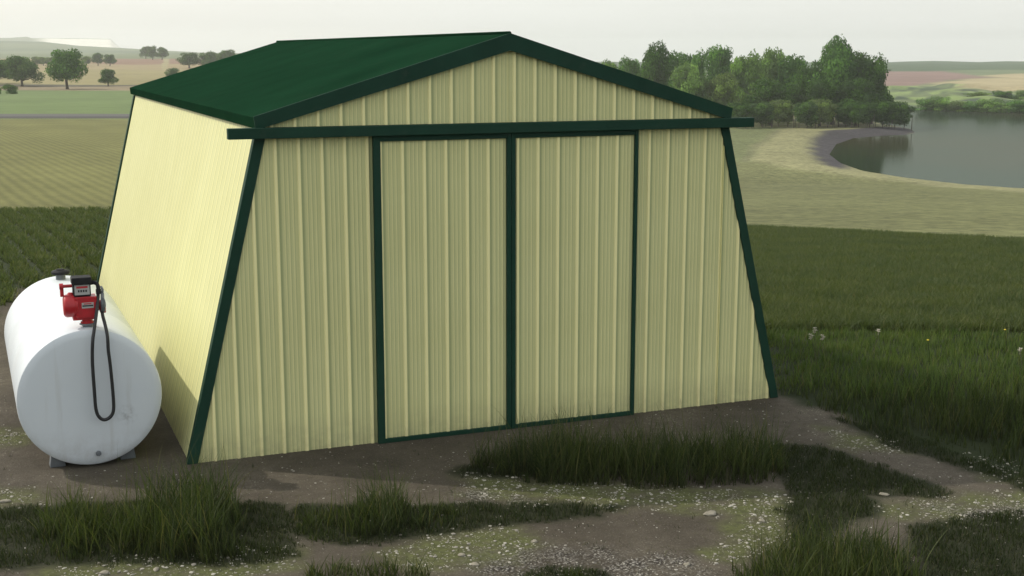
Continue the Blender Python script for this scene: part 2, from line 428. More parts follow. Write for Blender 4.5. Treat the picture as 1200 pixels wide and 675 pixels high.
paint(LEFT*sst(gv, v68-20, v68+20), (.12, .15, .08))
bandm = sst(wob(gx, gy, 700, 11)+.5*wob(gx, gy*2, 230, 12), -.1, .35)
paint(LEFT*sst(gv, 1500, 1560)*bandm*.7, (.065, .10, .055))
pale2 = LEFT*sst(gv, 2900, 3020)*(1-sst(gv, 3640, 3700))*sst(gpx, 45, 70); paint(pale2, (.70, .68, .60))
paint(LEFT*sst(gv, 3660, 3720), (.07, .10, .055))
# --- yard: dirt / moss / gravel masks
grass_polys_px = dict(
 yard=[(-260, 470), (-40, 400), (30, 330), (118, 322), (300, 350), (880, 380), (905, 464), (960, 478), (1010, 496), (1075, 520), (1200, 566), (1330, 610), (1500, 900), (600, 1000), (-300, 900)],
)
yard = [at_z(*p) for p in grass_polys_px['yard']]
ym = inside(yard, .15, wamp=.12, wsc=1.5)
near = (gv < 60)
moss_px = [[(540, 552), (640, 563), (915, 575), (935, 600), (920, 640), (850, 660), (820, 650), (855, 625), (840, 600), (700, 592), (600, 590), (550, 580)],
           [(520, 620), (600, 615), (650, 640), (600, 660), (500, 668), (440, 650)],
           [(1030, 590), (1200, 575), (1330, 590), (1330, 615), (1190, 606), (1050, 612)],
           [(110, 655), (340, 640), (345, 665), (260, 690), (60, 690), (40, 668)],
           [(960, 500), (1050, 515), (1060, 530), (1000, 528)], [(1130, 530), (1250, 545), (1250, 570), (1150, 560)],
           [(-80, 500), (10, 500), (34, 508), (30, 520), (-60, 530)], [(-80, 574), (40, 576), (60, 592), (-80, 596)]]
grav_px = [[(560, 655), (640, 640), (760, 648), (830, 655), (830, 690), (560, 690)], [(1100, 595), (1200, 590), (1300, 600), (1300, 620), (1150, 612)], [(530, 575), (600, 580), (620, 592), (540, 590)]]
moss = np.zeros(len(gx)); grav = np.zeros(len(gx))
for i, q in enumerate(moss_px): moss = np.maximum(moss, inside([at_z(*p) for p in q], .18, wamp=.10, wsc=.9, seed=i))
for i, q in enumerate(grav_px): grav = np.maximum(grav, inside([at_z(*p) for p in q], .2, wamp=.1, wsc=.9, seed=30+i))
short_px = [[(-60, 596), (60, 594), (140, 588), (330, 590), (352, 628), (350, 652), (300, 664), (200, 662), (60, 664), (0, 668), (-80, 672)],
            [(335, 600), (350, 592), (480, 592), (560, 590), (650, 590), (725, 593), (700, 606), (640, 612), (540, 624), (450, 636), (400, 640), (345, 628)],
            [(520, 553), (545, 546), (600, 545), (660, 560), (600, 560), (540, 560)],
            [(905, 520), (960, 522), (1000, 535), (1060, 556), (1115, 573), (1108, 584), (1020, 582), (1035, 600), (1000, 612), (960, 640), (925, 640), (915, 600), (925, 575), (915, 560)],
            [(1060, 618), (1130, 604), (1200, 600), (1300, 606), (1300, 700), (1080, 700)],
            [(610, 668), (680, 664), (715, 672), (720, 690), (600, 690)],
            [(975, 488), (1060, 508), (1130, 532), (1210, 560), (1210, 580), (1120, 545), (1040, 523)]]
short_polys = [[at_z(*p) for p in q] for q in short_px]
sm = np.zeros(len(gx))
for i, q in enumerate(short_polys): sm = np.maximum(sm, inside(q, .10, wamp=.06, wsc=.6, seed=60+i))
shore_mud = np.zeros(len(gx))
mud = vb([(950, 180), (952, 164), (966, 153), (1010, 150), (1060, 149.5), (1078, 155), (1060, 170), (1000, 192), (988, 199), (962, 191)])
paint(inside(mud, 1.5, wamp=.5, wsc=14)*(1-sst(gz, -9.0, -7.8)), (.050, .046, .050))
rowm = np.clip(LEFT*sst(sL, -60, 0.5)*(gv < 170)+.0, 0, 1)
wavy = far_r*(gv < 330)
colA = np.concatenate([col, np.ones((len(gx), 1))], 1)
ymask = ym*near
idx = np.arange(nr*na).reshape(nr, na)
f = np.stack([idx[:-1, :], np.roll(idx, -1, 1)[:-1, :], np.roll(idx, -1, 1)[1:, :], idx[1:, :]], -1).reshape(-1, 4)
GV = np.stack([gx, gy, gz], 1)
# close the middle
c_i = len(GV); GV = np.vstack([GV, [[CX, CY, 0]]])
def ext(a): return np.concatenate([a, a[:1]], 0)
t = NT('ground'); P_ = t.pos()
fc = t.attr('field', 'Color'); yd = t.attr('yard'); mo = t.attr('moss'); gr = t.attr('gravel'); sh = t.attr('short'); rw = t.attr('rows'); wv_ = t.attr('wavy')
nbig = t.noise(P_, .035, 4, .6); nmid = t.noise(P_, .35, 4, .6); nfine = t.noise(P_, 4.5, 4, .65)
k = t.math('ADD', t.math('MULTIPLY', t.math('SUBTRACT', nbig, .5), .7), t.math('ADD', t.math('MULTIPLY', t.math('SUBTRACT', nmid, .5), .55), t.math('MULTIPLY', t.math('SUBTRACT', nfine, .5), .5)))
fcol = t.mix(1, fc, t.vmath('ADD', t.n('ShaderNodeCombineXYZ').outputs[0], (1, 1, 1)), 'MULTIPLY')
def scl(colr, fac):
    cb = t.n('ShaderNodeCombineXYZ')
    for i in range(3): t.put(cb.inputs[i], fac)
    return t.mix(1, colr, cb.outputs[0], 'MULTIPLY')
fcol = scl(fcol, t.math('ADD', 1.0, k))
# drill rows in the left-hand fields
rd = -YAW*0+YAW-R(25.7)   # row bearing measured from +y
perp = (math.cos(rd), -math.sin(rd), 0)
dist_rows = t.vmath('DOT_PRODUCT', P_, perp)
wobn = t.math('MULTIPLY', t.noise(P_, .8, 2), .25)
def wave(period, add): return t.math('SINE', t.math('MULTIPLY', t.math('ADD', dist_rows, add), 6.2832/period))
rows = t.math('MULTIPLY', t.math('ADD', wave(.5, wobn), t.math('MULTIPLY', wave(6.1, 0), .35)), t.math('MULTIPLY', rw, .13))
mpw = t.n('ShaderNodeMapping'); t.put(mpw.inputs[0], P_); mpw.inputs['Rotation'].default_value = (0, 0, YAW+.12); mpw.inputs['Scale'].default_value = (1.0, .6, 1)
wn = t.noise(mpw.outputs[0], 1.7, 3, .6, .6)
rows = t.math('ADD', rows, t.math('MULTIPLY', t.math('MULTIPLY', t.math('SUBTRACT', wn, .5), 2.0), wv_))
fcol = scl(fcol, t.math('ADD', 1.0, rows))
# dirt
dn = t.noise(P_, .8, 6, .62); dn2 = t.noise(P_, 9, 6, .7); dn3 = t.noise(P_, 55, 4, .7)
dirt = t.mix(t.rng(dn, .32, .68), (.046, .040, .030), (.122, .106, .082))
dirt = t.mix(t.math('MULTIPLY', t.rng(dn2, .35, .72), .75), dirt, (.055, .045, .036))
dirt = t.mix(t.math('MULTIPLY', t.rng(dn3, .56, .72), .5), dirt, (.27, .24, .21))
# moss with small pale flecks
mcol = t.mix(t.rng(t.noise(P_, 16, 5, .7), .3, .7), (.052, .056, .026), (.118, .128, .050))
mm = t.math('MULTIPLY', mo, t.rng(t.math('ADD', t.noise(P_, 2.6, 5, .7), t.math('MULTIPLY', dn2, .4)), .47, .74))
s1 = t.mix(mm, dirt, mcol)
vor = t.voro(P_, 34); vc = t.voro(P_, 34, out='Color')
fl = t.math('MULTIPLY', t.math('LESS_THAN', vor, .27), t.math('GREATER_THAN', t.sep(vc)[0], .52))
fl = t.math('MULTIPLY', fl, t.math('MAXIMUM', t.math('MULTIPLY', mo, t.rng(t.noise(P_, 1.9, 3), .42, .6)), t.math('MULTIPLY', t.rng(dn, .50, .66), .55)))
s1 = t.mix(fl, s1, t.mix(t.sep(vc)[1], (.22, .21, .16), (.42, .41, .34)))
# gravel
gvor = t.voro(P_, 46); gc = t.voro(P_, 46, out='Color')
gcol = t.mix(t.sep(gc)[0], (.08, .075, .07), (.36, .34, .31)); gcol = t.mix(t.rng(gvor, .3, .62), gcol, (.035, .03, .026))
gm = t.math('MULTIPLY', gr, t.rng(t.noise(P_, 3, 4, .7), .38, .62))
s1 = t.mix(gm, s1, gcol)
s1 = t.mix(t.math('MULTIPLY', sh, .9), s1, (.020, .024, .011))
final = t.mix(yd, fcol, s1)
hgtn = t.math('ADD', t.math('MULTIPLY', dn2, .6), t.math('ADD', t.math('MULTIPLY', dn3, .25), t.math('MULTIPLY', t.math('SUBTRACT', 1, gvor), t.math('MULTIPLY', gm, .5))))
t.pbr(final, .93, normal=t.bump(hgtn, .8, .04), spec=.15)
M['ground'] = t.m
g = np_mesh('ground', GV, f, M['ground'], smooth=True, attrs={
    'field': ('FLOAT_COLOR', ext(colA)), 'yard': ('FLOAT', ext(ymask)), 'moss': ('FLOAT', ext(moss*near)), 'gravel': ('FLOAT', ext(grav*near)),
    'short': ('FLOAT', ext(sm*near)), 'rows': ('FLOAT', ext(rowm)), 'wavy': ('FLOAT', ext(wavy))})
# cap disc in the middle as extra triangles
tag(g, kind='structure')
import bmesh
bm = bmesh.new(); bm.from_mesh(g.data); bm.verts.ensure_lookup_table()
cv = bm.verts[c_i]
for i in range(na): bm.faces.new((bm.verts[i], cv, bm.verts[(i+1) % na])) if False else bm.faces.new((cv, bm.verts[(i+1) % na], bm.verts[i]))
bm.normal_update(); bmesh.ops.recalc_face_normals(bm, faces=bm.faces)
up_ok = sum(1 for fc_ in list(bm.faces)[:200] if fc_.normal.z > 0) > 100
if not up_ok: bmesh.ops.reverse_faces(bm, faces=bm.faces)
bm.to_mesh(g.data); bm.free()
for p_ in g.data.polygons[:1]: pass

# lake
lo = np.array(lake_outline); cen = lo.mean(0)
lo2 = lo+(lo-cen)/np.linalg.norm(lo-cen, axis=1)[:, None]*6
lake = py_mesh('lake', [(p[0], p[1], LAKE_Z) for p in lo2], [tuple(range(len(lo2)))], M['water'])
if lake.data.polygons[0].normal.z < 0: lake.data.flip_normals()
tag(lake, kind='structure')
# road on the left
t = NT('asphalt'); pp = t.pos()
t.pbr(t.mix(t.noise(pp, 2, 5, .7), (.045, .043, .042), (.075, .07, .066)), .85); M['asphalt'] = t.m
us = np.linspace(-420, -20, 81); rv = sum(road_v)/2
RV = []; RF = []
for i, u_ in enumerate(us):
    for w_ in (-3.4, 3.4):
        x_, y_ = xy(u_, rv+w_); RV.append((x_, y_, max(hgt1(*xy(u_, rv-3.4)), hgt1(*xy(u_, rv+3.4)))+.22))
    for w_ in (-4.4, 4.4):
        x_, y_ = xy(u_, rv+w_); RV.append((x_, y_, hgt1(x_, y_)-.1))
for i in range(len(us)-1):
    a = i*4; b = a+4
    RF += [(a, b, b+1, a+1), (a+2, b+2, b, a), (a+1, b+1, b+3, a+3)]
tag(py_mesh('road', RV, RF, M['asphalt']), kind='structure')

# ------------------------------------------------------------------ shed
shed = empty('shed', (0, 0, 0))
tag(shed, 'cream ribbed metal shed with dark green roof, trim and sloping side walls', 'shed')
WB, WE, HE, DEP, HR = 3.403, 2.626, 3.20, 11.16, 4.21
SL = (WB-WE)/HE
WR, ZR, RO0, ROB = 2.66, 3.405, -.045, .32
def profile(a, b, per=.232, ph=0.0):
    """stations (s, offset, rib, groove)"""
    pts = []
    k0 = int(math.floor((a-ph)/per))-1; k1 = int(math.ceil((b-ph)/per))+1
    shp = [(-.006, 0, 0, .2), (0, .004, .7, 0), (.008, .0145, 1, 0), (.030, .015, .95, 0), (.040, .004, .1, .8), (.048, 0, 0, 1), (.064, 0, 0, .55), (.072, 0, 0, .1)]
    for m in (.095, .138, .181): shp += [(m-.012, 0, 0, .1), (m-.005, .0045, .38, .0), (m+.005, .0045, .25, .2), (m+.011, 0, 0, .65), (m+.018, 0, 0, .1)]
    for k in range(k0, k1):
        for s, o, r_, g_ in shp: pts.append((ph+k*per+s, o, r_, g_))
    pts = [p for p in pts if a < p[0] < b]
    return [(a, 0, 0, 0)]+pts+[(b, 0, 0, 0)]
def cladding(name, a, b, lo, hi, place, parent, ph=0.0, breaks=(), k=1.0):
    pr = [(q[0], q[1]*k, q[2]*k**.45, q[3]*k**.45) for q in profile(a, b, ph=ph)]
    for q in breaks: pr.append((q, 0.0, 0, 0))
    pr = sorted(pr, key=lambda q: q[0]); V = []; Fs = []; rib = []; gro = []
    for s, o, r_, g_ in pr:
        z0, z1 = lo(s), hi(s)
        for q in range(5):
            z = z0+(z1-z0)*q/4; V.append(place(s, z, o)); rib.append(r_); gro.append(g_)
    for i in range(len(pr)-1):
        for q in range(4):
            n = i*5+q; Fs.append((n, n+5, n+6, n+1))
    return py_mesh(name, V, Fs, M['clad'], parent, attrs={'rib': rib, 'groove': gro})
SW = lambda s: min(3.3, max(0.012, (WB-.03-abs(s))/SL)) if abs(s) > WE-.03 else 3.3
front = lambda s, z, o: (s, -o, z)
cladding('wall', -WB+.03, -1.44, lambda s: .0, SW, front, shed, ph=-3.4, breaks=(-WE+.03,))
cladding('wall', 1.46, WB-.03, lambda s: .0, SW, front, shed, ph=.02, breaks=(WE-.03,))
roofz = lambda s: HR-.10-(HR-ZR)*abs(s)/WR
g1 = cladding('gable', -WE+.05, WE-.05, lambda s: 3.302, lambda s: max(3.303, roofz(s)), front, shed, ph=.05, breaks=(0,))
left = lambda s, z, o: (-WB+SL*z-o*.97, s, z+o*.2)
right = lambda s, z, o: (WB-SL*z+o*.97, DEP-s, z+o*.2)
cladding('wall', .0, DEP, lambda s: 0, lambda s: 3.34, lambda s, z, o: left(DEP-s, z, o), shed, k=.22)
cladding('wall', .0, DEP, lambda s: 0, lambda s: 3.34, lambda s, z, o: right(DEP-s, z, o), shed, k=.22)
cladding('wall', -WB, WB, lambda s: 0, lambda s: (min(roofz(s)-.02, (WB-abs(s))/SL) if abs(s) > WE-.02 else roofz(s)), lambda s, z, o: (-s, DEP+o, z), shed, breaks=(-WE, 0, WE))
# roof: two slopes with thickness
th = .125
def slab(sgn):
    y0, y1 = RO0, DEP+ROB
    a = (0, HR); b = (sgn*WR, ZR); c = (sgn*(WR-.012), ZR-th+.01); d = (0, HR-th-.045)
    return [(a[0], y0, a[1]), (b[0], y0, b[1]), (c[0], y0, c[1]), (d[0], y0, d[1]), (a[0], y1, a[1]), (b[0], y1, b[1]), (c[0], y1, c[1]), (d[0], y1, d[1])]
rb = MB()
V = []
y0, y1 = RO0, DEP+ROB
sec = [(0, HR), (WR, ZR), (WR-.012, ZR-th+.01), (0, HR-th-.03), (-WR+.012, ZR-th+.01), (-WR, ZR)]
for y_ in (y0, y1): V += [(x, y_, z) for x, z in sec]
Fs = [(0, 1, 2, 3), (0, 3, 4, 5), (9, 8, 7, 6), (11, 10, 9, 6)]+[(i, i+6, (i+1) % 6+6, (i+1) % 6) for i in range(6)]
roof = py_mesh('roof', V, Fs, M['roof'], shed)
bm = bmesh.new(); bm.from_mesh(roof.data); bmesh.ops.recalc_face_normals(bm, faces=bm.faces); bm.to_mesh(roof.data); bm.free()
bb = roof.modifiers.new('bevel', 'BEVEL'); bb.width = .008; bb.segments = 2; bb.limit_method = 'ANGLE'; bb.angle_limit = R(30)
# barge boards on the front gable (two), each proud of the roof end
for sg_ in (-1, 1):
    m = MB(); yb0, yb1 = RO0-.022, RO0-.002
    P0 = [(0, HR+.004), (sg_*(WR+.004), ZR+.004), (sg_*(WR+.004-.02), ZR-th-.0), (0, HR-.172)]
    m.hexa([(x, yb0, z) for x, z in P0]+[(x, yb1, z) for x, z in P0])
    o = m.build('barge_board', M['green'], roof)
    bm = bmesh.new(); bm.from_mesh(o.data); bmesh.ops.recalc_face_normals(bm, faces=bm.faces); bm.to_mesh(o.data); bm.free()
m = MB(); m.tube([(0, RO0, HR+.004), (0, DEP+ROB, HR+.004)], .02, 8); m.build('ridge_cap', M['roof'], roof, smooth=True)
# door track (long beam over the doors)
tr = MB().box(-2.92, 2.92, -.115, -.03, 3.197, 3.302).build('door_track', M['green'], shed, bevel=.006)
for x_ in (-2.2, -1.1, 0, 1.1, 2.2): MB().cyl((x_, -.115, 3.245), (x_, -.121, 3.245), .011, n=8).build('bolt', M['green'], tr)
# corner trims
def strip(p0, p1, wx, wy):
    """slanted bar, p0 bottom, p1 top (outer corner), horizontal section wx by wy"""
    m = MB(); q = []
    for p in (p0, p1):
        q += [(p[0], p[1], p[2]), (p[0]+wx, p[1], p[2]), (p[0]+wx, p[1]+wy, p[2]), (p[0], p[1]+wy, p[2])]
    return m.hexa(q)
for sx in (-1, 1):
    for yy, sy, wyy in ((-.025, 1, .11), (DEP+.03, -1, .13)):
        o = strip((sx*(WB+.028), yy, 0), (sx*(WE-.02+.028), yy, 3.28), -sx*.105, sy*wyy).build('corner_trim', M['green'], shed)
        bm = bmesh.new(); bm.from_mesh(o.data); bmesh.ops.recalc_face_normals(bm, faces=bm.faces); bm.to_mesh(o.data); bm.free()
        bb = o.modifiers.new('bevel', 'BEVEL'); bb.width = .004; bb.segments = 2
# sliding doors
def door(x0, x1, sl, sr, label):
    d = empty('sliding_door', ((x0+x1)/2, -.03, 0)); d.parent = shed; d['label'] = label
    ox = (x0+x1)/2
    pl = lambda s, z, o: (s-ox, -.004-o, z)
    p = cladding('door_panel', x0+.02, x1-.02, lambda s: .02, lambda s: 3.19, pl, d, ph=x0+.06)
    def b(x, X, z, Z, nm='door_frame'):
        return MB().box(x-ox, X-ox, -.036, .012, z, Z)
    m = MB(); m.box(x0-ox, x0+sl-ox, -.036, .012, 0, 3.205); m.box(x1-sr-ox, x1-ox, -.036, .012, 0, 3.205)
    m.box(x0+sl-ox, x1-sr-ox, -.034, .012, .0, .047); m.box(x0+sl-ox, x1-sr-ox, -.034, .012, 3.14, 3.205)
    m.build('door_frame', M['green'], d, bevel=.004)
door(-1.478, .010, .075, .048, 'left sliding door leaf')
door(.014, 1.500, .048, .042, 'right sliding door leaf')

# ------------------------------------------------------------------ fuel tank
TX, TY0, TY1, TZ, TR = -4.285, .25, 3.65, .700, .680
tank = empty('fuel_tank', (TX, TY0, 0), R(1.0))
tag(tank, 'white horizontal cylindrical fuel tank with red pump beside the shed wall', 'fuel tank')
L = TY1-TY0
prof = [(-.012, .0), (-.013, .25), (-.011, .45), (-.006, .60), (.004, .660), (.016, .676), (.03, TR), (.035, TR), (.04, TR-.002), (.045, TR)]
for q in (1.1, 2.2): prof += [(q-.006, TR), (q, TR-.002), (q+.006, TR)]
prof += [(L-.03, TR), (L-.01, .665), (L, .64), (L+.01, .45), (L+.012, 0)]
prof = [(a, max(b, .001)) for a, b in prof]
m = MB().lathe((0, 0, TZ), (0, 1, 0), prof, 96); m.build('tank_body', M['white'], tank, smooth=True, autos=35)
for yy in (.14, L-.35):
    for sx in (-1, 1):
        m = MB(); x0 = sx*.335; zt = TZ-math.sqrt(TR**2-.335**2)+.02
        m.hexa([(x0-.075, yy-.0, 0), (x0+.075, yy, 0), (x0+.075, yy+.14, 0), (x0-.075, yy+.14, 0), (x0-.05, yy, zt+.04), (x0+.05, yy, zt+.04), (x0+.05, yy+.14, zt+.04), (x0-.05, yy+.14, zt+.04)])
        m.box(x0-.07, x0+.07, yy+.0, yy+.16, -.005, .014)
        m.build('leg', M['grey'], tank, bevel=.005)
m = MB().cyl((.04, -.008, .14), (.04, -.035, .14), .028, n=6); m.cyl((.04, -.035, .14), (.04, -.05, .14), .016, n=12); m.build('drain_plug', M['grey'], tank)
cap = MB().cyl((-.02, 3.12, TZ+TR-.02), (-.02, 3.12, TZ+TR+.075), .055, n=24).build('filler_neck', M['grey'], tank, smooth=True, autos=40)
m = MB().lathe((-.02, 3.12, TZ+TR+.06), (0, 0, 1), [(0, .06), (0, .095), (.012, .105), (.03, .105), (.042, .09), (.05, .05), (.06, .045), (.062, .0)], 28); m.build('filler_cap', M['dark'], cap, smooth=True, autos=35)
# pump; its own frame has the tank top at z = 0
pump = empty('fuel_pump', (.035, .18, TZ+TR)); pump.parent = tank
pump['label'] = 'red electric fuel pump with meter and looped black hose'
X = lambda w: w-TX
Z = lambda w: w-(TZ+TR)
m = MB().cyl((X(-4.295), 0, -.03), (X(-4.295), 0, .03), .05, n=20); m.cyl((X(-4.295), 0, .02), (X(-4.295), 0, .034), .075, n=8); m.build('mounting_flange', M['grey'], pump, smooth=True, autos=35)
m = MB()
m.cyl((X(-4.295), 0, .03), (X(-4.295), 0, .16), .05, n=24); m.cyl((X(-4.295), 0, .034), (X(-4.295), 0, .052), .064, n=24)
m.lathe((X(-4.51), 0, .215), (1, 0, 0), [(0, .03), (0, .085), (.012, .105), (.03, .112), (.10, .112), (.112, .104), (.13, .104), (.13, .08), (.20, .08), (.20, 0.03)], 32)
m.box(X(-4.40), X(-4.205), -.085, .085, .10, .305); m.box(X(-4.43), X(-4.22), -.06, .06, .075, .12)
m.cyl((X(-4.44), 0, .31), (X(-4.44), 0, .345), .045, .02, n=16)
m.cyl((X(-4.205), -.0, .20), (X(-4.15), 0, .20), .052, n=20)
for xx in (-4.39, -4.215):
    for zz in (.115, .29): m.cyl((X(xx), -.085, zz), (X(xx), -.096, zz), .011, n=6)
m.build('pump_body', M['red'], pump, smooth=True, autos=30, bevel=.004)
o = MB().box(X(-4.345), X(-4.235), -.0885, -.084, .195, .25).build('nameplate', M['panel'], pump)
m = MB(); m.box(X(-4.34), X(-4.24), -.0905, -.0885, .212, .226); 
m.build('print', M['ink'], o); MB().box(X(-4.325), X(-4.255), -.0905, -.0885, .233, .243).build('print', M['redink'], o)
m = MB().box(X(-4.415), X(-4.25), -.06, .075, .305, .49); mt = m.build('meter', M['dark'], pump, bevel=.012)
MB().box(X(-4.425), X(-4.24), -.085, .085, .425, .497).build('meter_hood', M['dark'], pump, bevel=.01)
fp = MB().box(X(-4.402), X(-4.263), -.065, -.0595, .325, .422).build('meter_face', M['panel'], pump)
m = MB(); m.box(X(-4.385), X(-4.28), -.0672, -.065, .39, .41); m.build('red_print', M['redink'], fp)
m = MB()
for i in range(4): m.box(X(-4.372)+i*.023, X(-4.372)+i*.023+.015, -.0672, -.065, .352, .374)
m.build('counter_digit', M['ink'], fp)
m = MB().tube([(X(-4.42), 0, .41), (X(-4.52), -.0, .41)], .016, 12); m.cyl((X(-4.50), 0, .41), (X(-4.535), 0, .41), .03, n=14); m.cyl((X(-4.515), 0, .41), (X(-4.515), 0, .31), .018, n=12)
m.build('bypass_pipe', M['red'], pump, smooth=True, autos=35)
m = MB().tube(catmull([(X(-4.25), .0, .425), (X(-4.21), -.01, .428), (X(-4.185), -.03, .41), (X(-4.18), -.05, .36)], 6), .019, 12); m.cyl((X(-4.18), -.045, .37), (X(-4.18), -.055, .32), .025, n=8)
m.build('outlet_pipe', M['dark'], pump, smooth=True, autos=35)
yh = -.30
hose = [(-4.182, -.052, .335), (-4.195, -.10, .25), (-4.21, -.18, .12), (-4.222, -.26, .0), (-4.228, yh, -.10), (-4.228, yh, -.30), (-4.226, yh, -.60), (-4.222, yh, -.76), (-4.20, yh, -.845), (-4.15, yh, -.885), (-4.09, yh, -.86), (-4.058, yh, -.79),
        (-4.055, yh, -.62), (-4.065, yh, -.35), (-4.075, yh, -.20), (-4.095, -.29, -.06), (-4.12, -.22, .04), (-4.14, -.13, .11), (-4.148, -.075, .16)]
m = MB().tube(catmull([(X(a)-.065*min(1, max(0, (.22-c)/.4)), b+.02, c) for a, b, c in hose], 7), .0165, 12); m.build('hose', M['black'], pump, smooth=True)
m = MB().tube([(X(-4.148), -.078, .15), (X(-4.15), -.07, .24), (X(-4.145), -.05, .33)], [.021, .02, .016], 12); m.tube([(X(-4.145), -.05, .33), (X(-4.14), -.04, .36), (X(-4.15), -.01, .385)], .012, 10)
m.tube(catmull([(X(-4.148), -.08, .17), (X(-4.13), -.12, .21), (X(-4.135), -.115, .27), (X(-4.147), -.07, .29)], 5), .006, 8)
m.build('nozzle', M['grey'], pump, smooth=True)
MB().box(X(-4.175), X(-4.12), -.055, .03, .13, .20).build('nozzle_holder', M['red'], pump, bevel=.006)

# ------------------------------------------------------------------ trees
def make_crown(seed, kind='tree', n=5200):
    """unit crown: width about 1 (x,y in -.5..+.5), z 0..1"""
    r = np.random.default_rng(seed); lobes = []
    if kind == 'tree':
        prof_ = lambda z: .16+.34*math.sin(math.pi*min(1, max(0, (z-.02)/1.0))**.8)
        nl, zlo, zhi = 26, .28, .88
    elif kind == 'tall':
        nl, zlo, zhi = 30, .22, .90; prof_ = lambda z: .40*(1-((z-.42)/.62)**2)**.5 if abs(z-.42) < .6 else .08
    elif kind == 'hedge':
        nl, zlo, zhi = 26, .24, .80; prof_ = lambda z: .36
    else:
        nl, zlo, zhi = 16, .08, .72; prof_ = lambda z: .38*(1-((z-.25)/.8)**2)**.5
    for i in range(nl):
        z = zlo+(zhi-zlo)*((i+.5)/nl)+r.uniform(-.03, .03)
        a = i*2.399+r.uniform(-.4, .4); rad_ = prof_(z)*r.uniform(.25, .9)
        s = r.uniform(.11, .21)*(1.0 if kind != 'tall' else (1.15-.6*max(0, z-.5)))
        lobes.append((rad_*math.cos(a), rad_*math.sin(a), z, s, s*r.uniform(.65, .95)))
    Ls = np.array(lobes); area = Ls[:, 3]**2; pr = area/area.sum()
    k = r.choice(len(Ls), n, p=pr)
    d = r.normal(size=(n, 3)); d[:, 2] = d[:, 2]*.9+.15; d /= np.linalg.norm(d, axis=1)[:, None]
    bump = 1+.22*np.sin(d[:, 0]*7+k)*np.sin(d[:, 1]*6+k*2)+r.normal(size=n)*.07
    sh_ = r.choice([1.0, .8, .55], n, p=[.7, .2, .1])
    P = Ls[k, :3]+d*np.stack([Ls[k, 3], Ls[k, 3], Ls[k, 4]], 1)*(bump*sh_)[:, None]
    nn = d+r.normal(size=(n, 3))*.55; nn /= np.linalg.norm(nn, axis=1)[:, None]
    a = np.cross(nn, r.normal(size=(n, 3))); a /= np.linalg.norm(a, axis=1)[:, None]; b = np.cross(nn, a)
    s = r.uniform(.015, .030, n)[:, None]
    Q = np.stack([P-a*s, P-b*s*.6, P+a*s, P+b*s*.6], 1).reshape(-1, 3)
    tint = np.repeat(np.clip(r.uniform(-.3, .7, n)+.55*np.sin(k*1.7), 0, 1), 4)
    return Q, np.arange(4*n).reshape(-1, 4), tint, Ls
def limb_mesh(Ls, seed, kind):
    r = random.Random(seed); m = MB()
    if kind == 'hedge':
        for i in range(4):
            x = -.36+.24*i+r.uniform(-.04, .04); y = r.uniform(-.15, .15)
            m.tube([(0, 0, -.30), (x, y, -.03), (x+r.uniform(-.03, .03), y, .18), (x+r.uniform(-.06, .06), y, .5)], [.02, .016, .012, .005], 6)
        return m
    top = .62 if kind != 'shrub' else .3; w = .036 if kind != 'shrub' else .02
    m.tube([(0, 0, -.03), (.005, 0, .06), (.012, .01, .22), (-.01, .01, .42), (0, 0, top)], [w*1.5, w, w*.85, w*.6, w*.25], 8)
    for i in r.sample(range(len(Ls)), min(9, len(Ls))):
        x, y, z = Ls[i, :3]; z0 = max(.12, min(top-.05, z*.6))
        m.tube([(0, 0, z0), (x*.5, y*.5, z0+(z-z0)*.55), (x, y, z)], [w*.45, w*.3, w*.1], 5)
    return m
protos = {}
def get_proto(kind, var):
    if (kind, var) not in protos:
        Q, Fq, tint, Ls = make_crown(hash((kind, var)) % 997 if False else {'tree': 11, 'tall': 23, 'hedge': 37, 'shrub': 51}[kind]+var*101, kind, {'tree': 11000, 'tall': 12000, 'hedge': 11000, 'shrub': 5000}[kind])
        c = np_mesh('crown', Q, Fq, M['leaf'], attrs={'tint': ('FLOAT', tint)})
        tr_ = limb_mesh(Ls, var+5, kind).build('trunk', M['bark'], None, smooth=True)
        protos[(kind, var)] = [c, tr_, False]
    return protos[(kind, var)]
def tree(px, ytop, ybase, wpx, kind, var, color, name, cat, label, group, base=None, rot=0, dist=None):
    """px columns name the place on the ground; height and width become metres there"""
    if dist is None:
        p = at(px, ybase)
    else:
        u_ = (px-600)/F*dist; p = np.array(xy(u_, dist))
    z = hgt1(*p); v_ = uv(*p)[1]
    H = CZ-(ytop-61.6)*v_/F*1.0-z
    H = max(H, 1.0); W = wpx*v_/F
    pr_ = get_proto(kind, var)
    root = empty(name, (p[0], p[1], z-.1), rot); root.scale = (W/.92, W/.92, H/.98)
    tag(root, label, cat, group)
    for o in pr_[:2]:
        if not pr_[2]: q = o
        else: q = o.copy(); LINK(q)
        q.parent = root; q.color = (*color, 1)
    pr_[2] = True
    return root
DK = (.058, .112, .036); MD = (.085, .165, .055); LT = (.150, .230, .090); OL = (.140, .190, .080); GY = (.072, .125, .052)
GR = 'trees in the wood beside the lake'
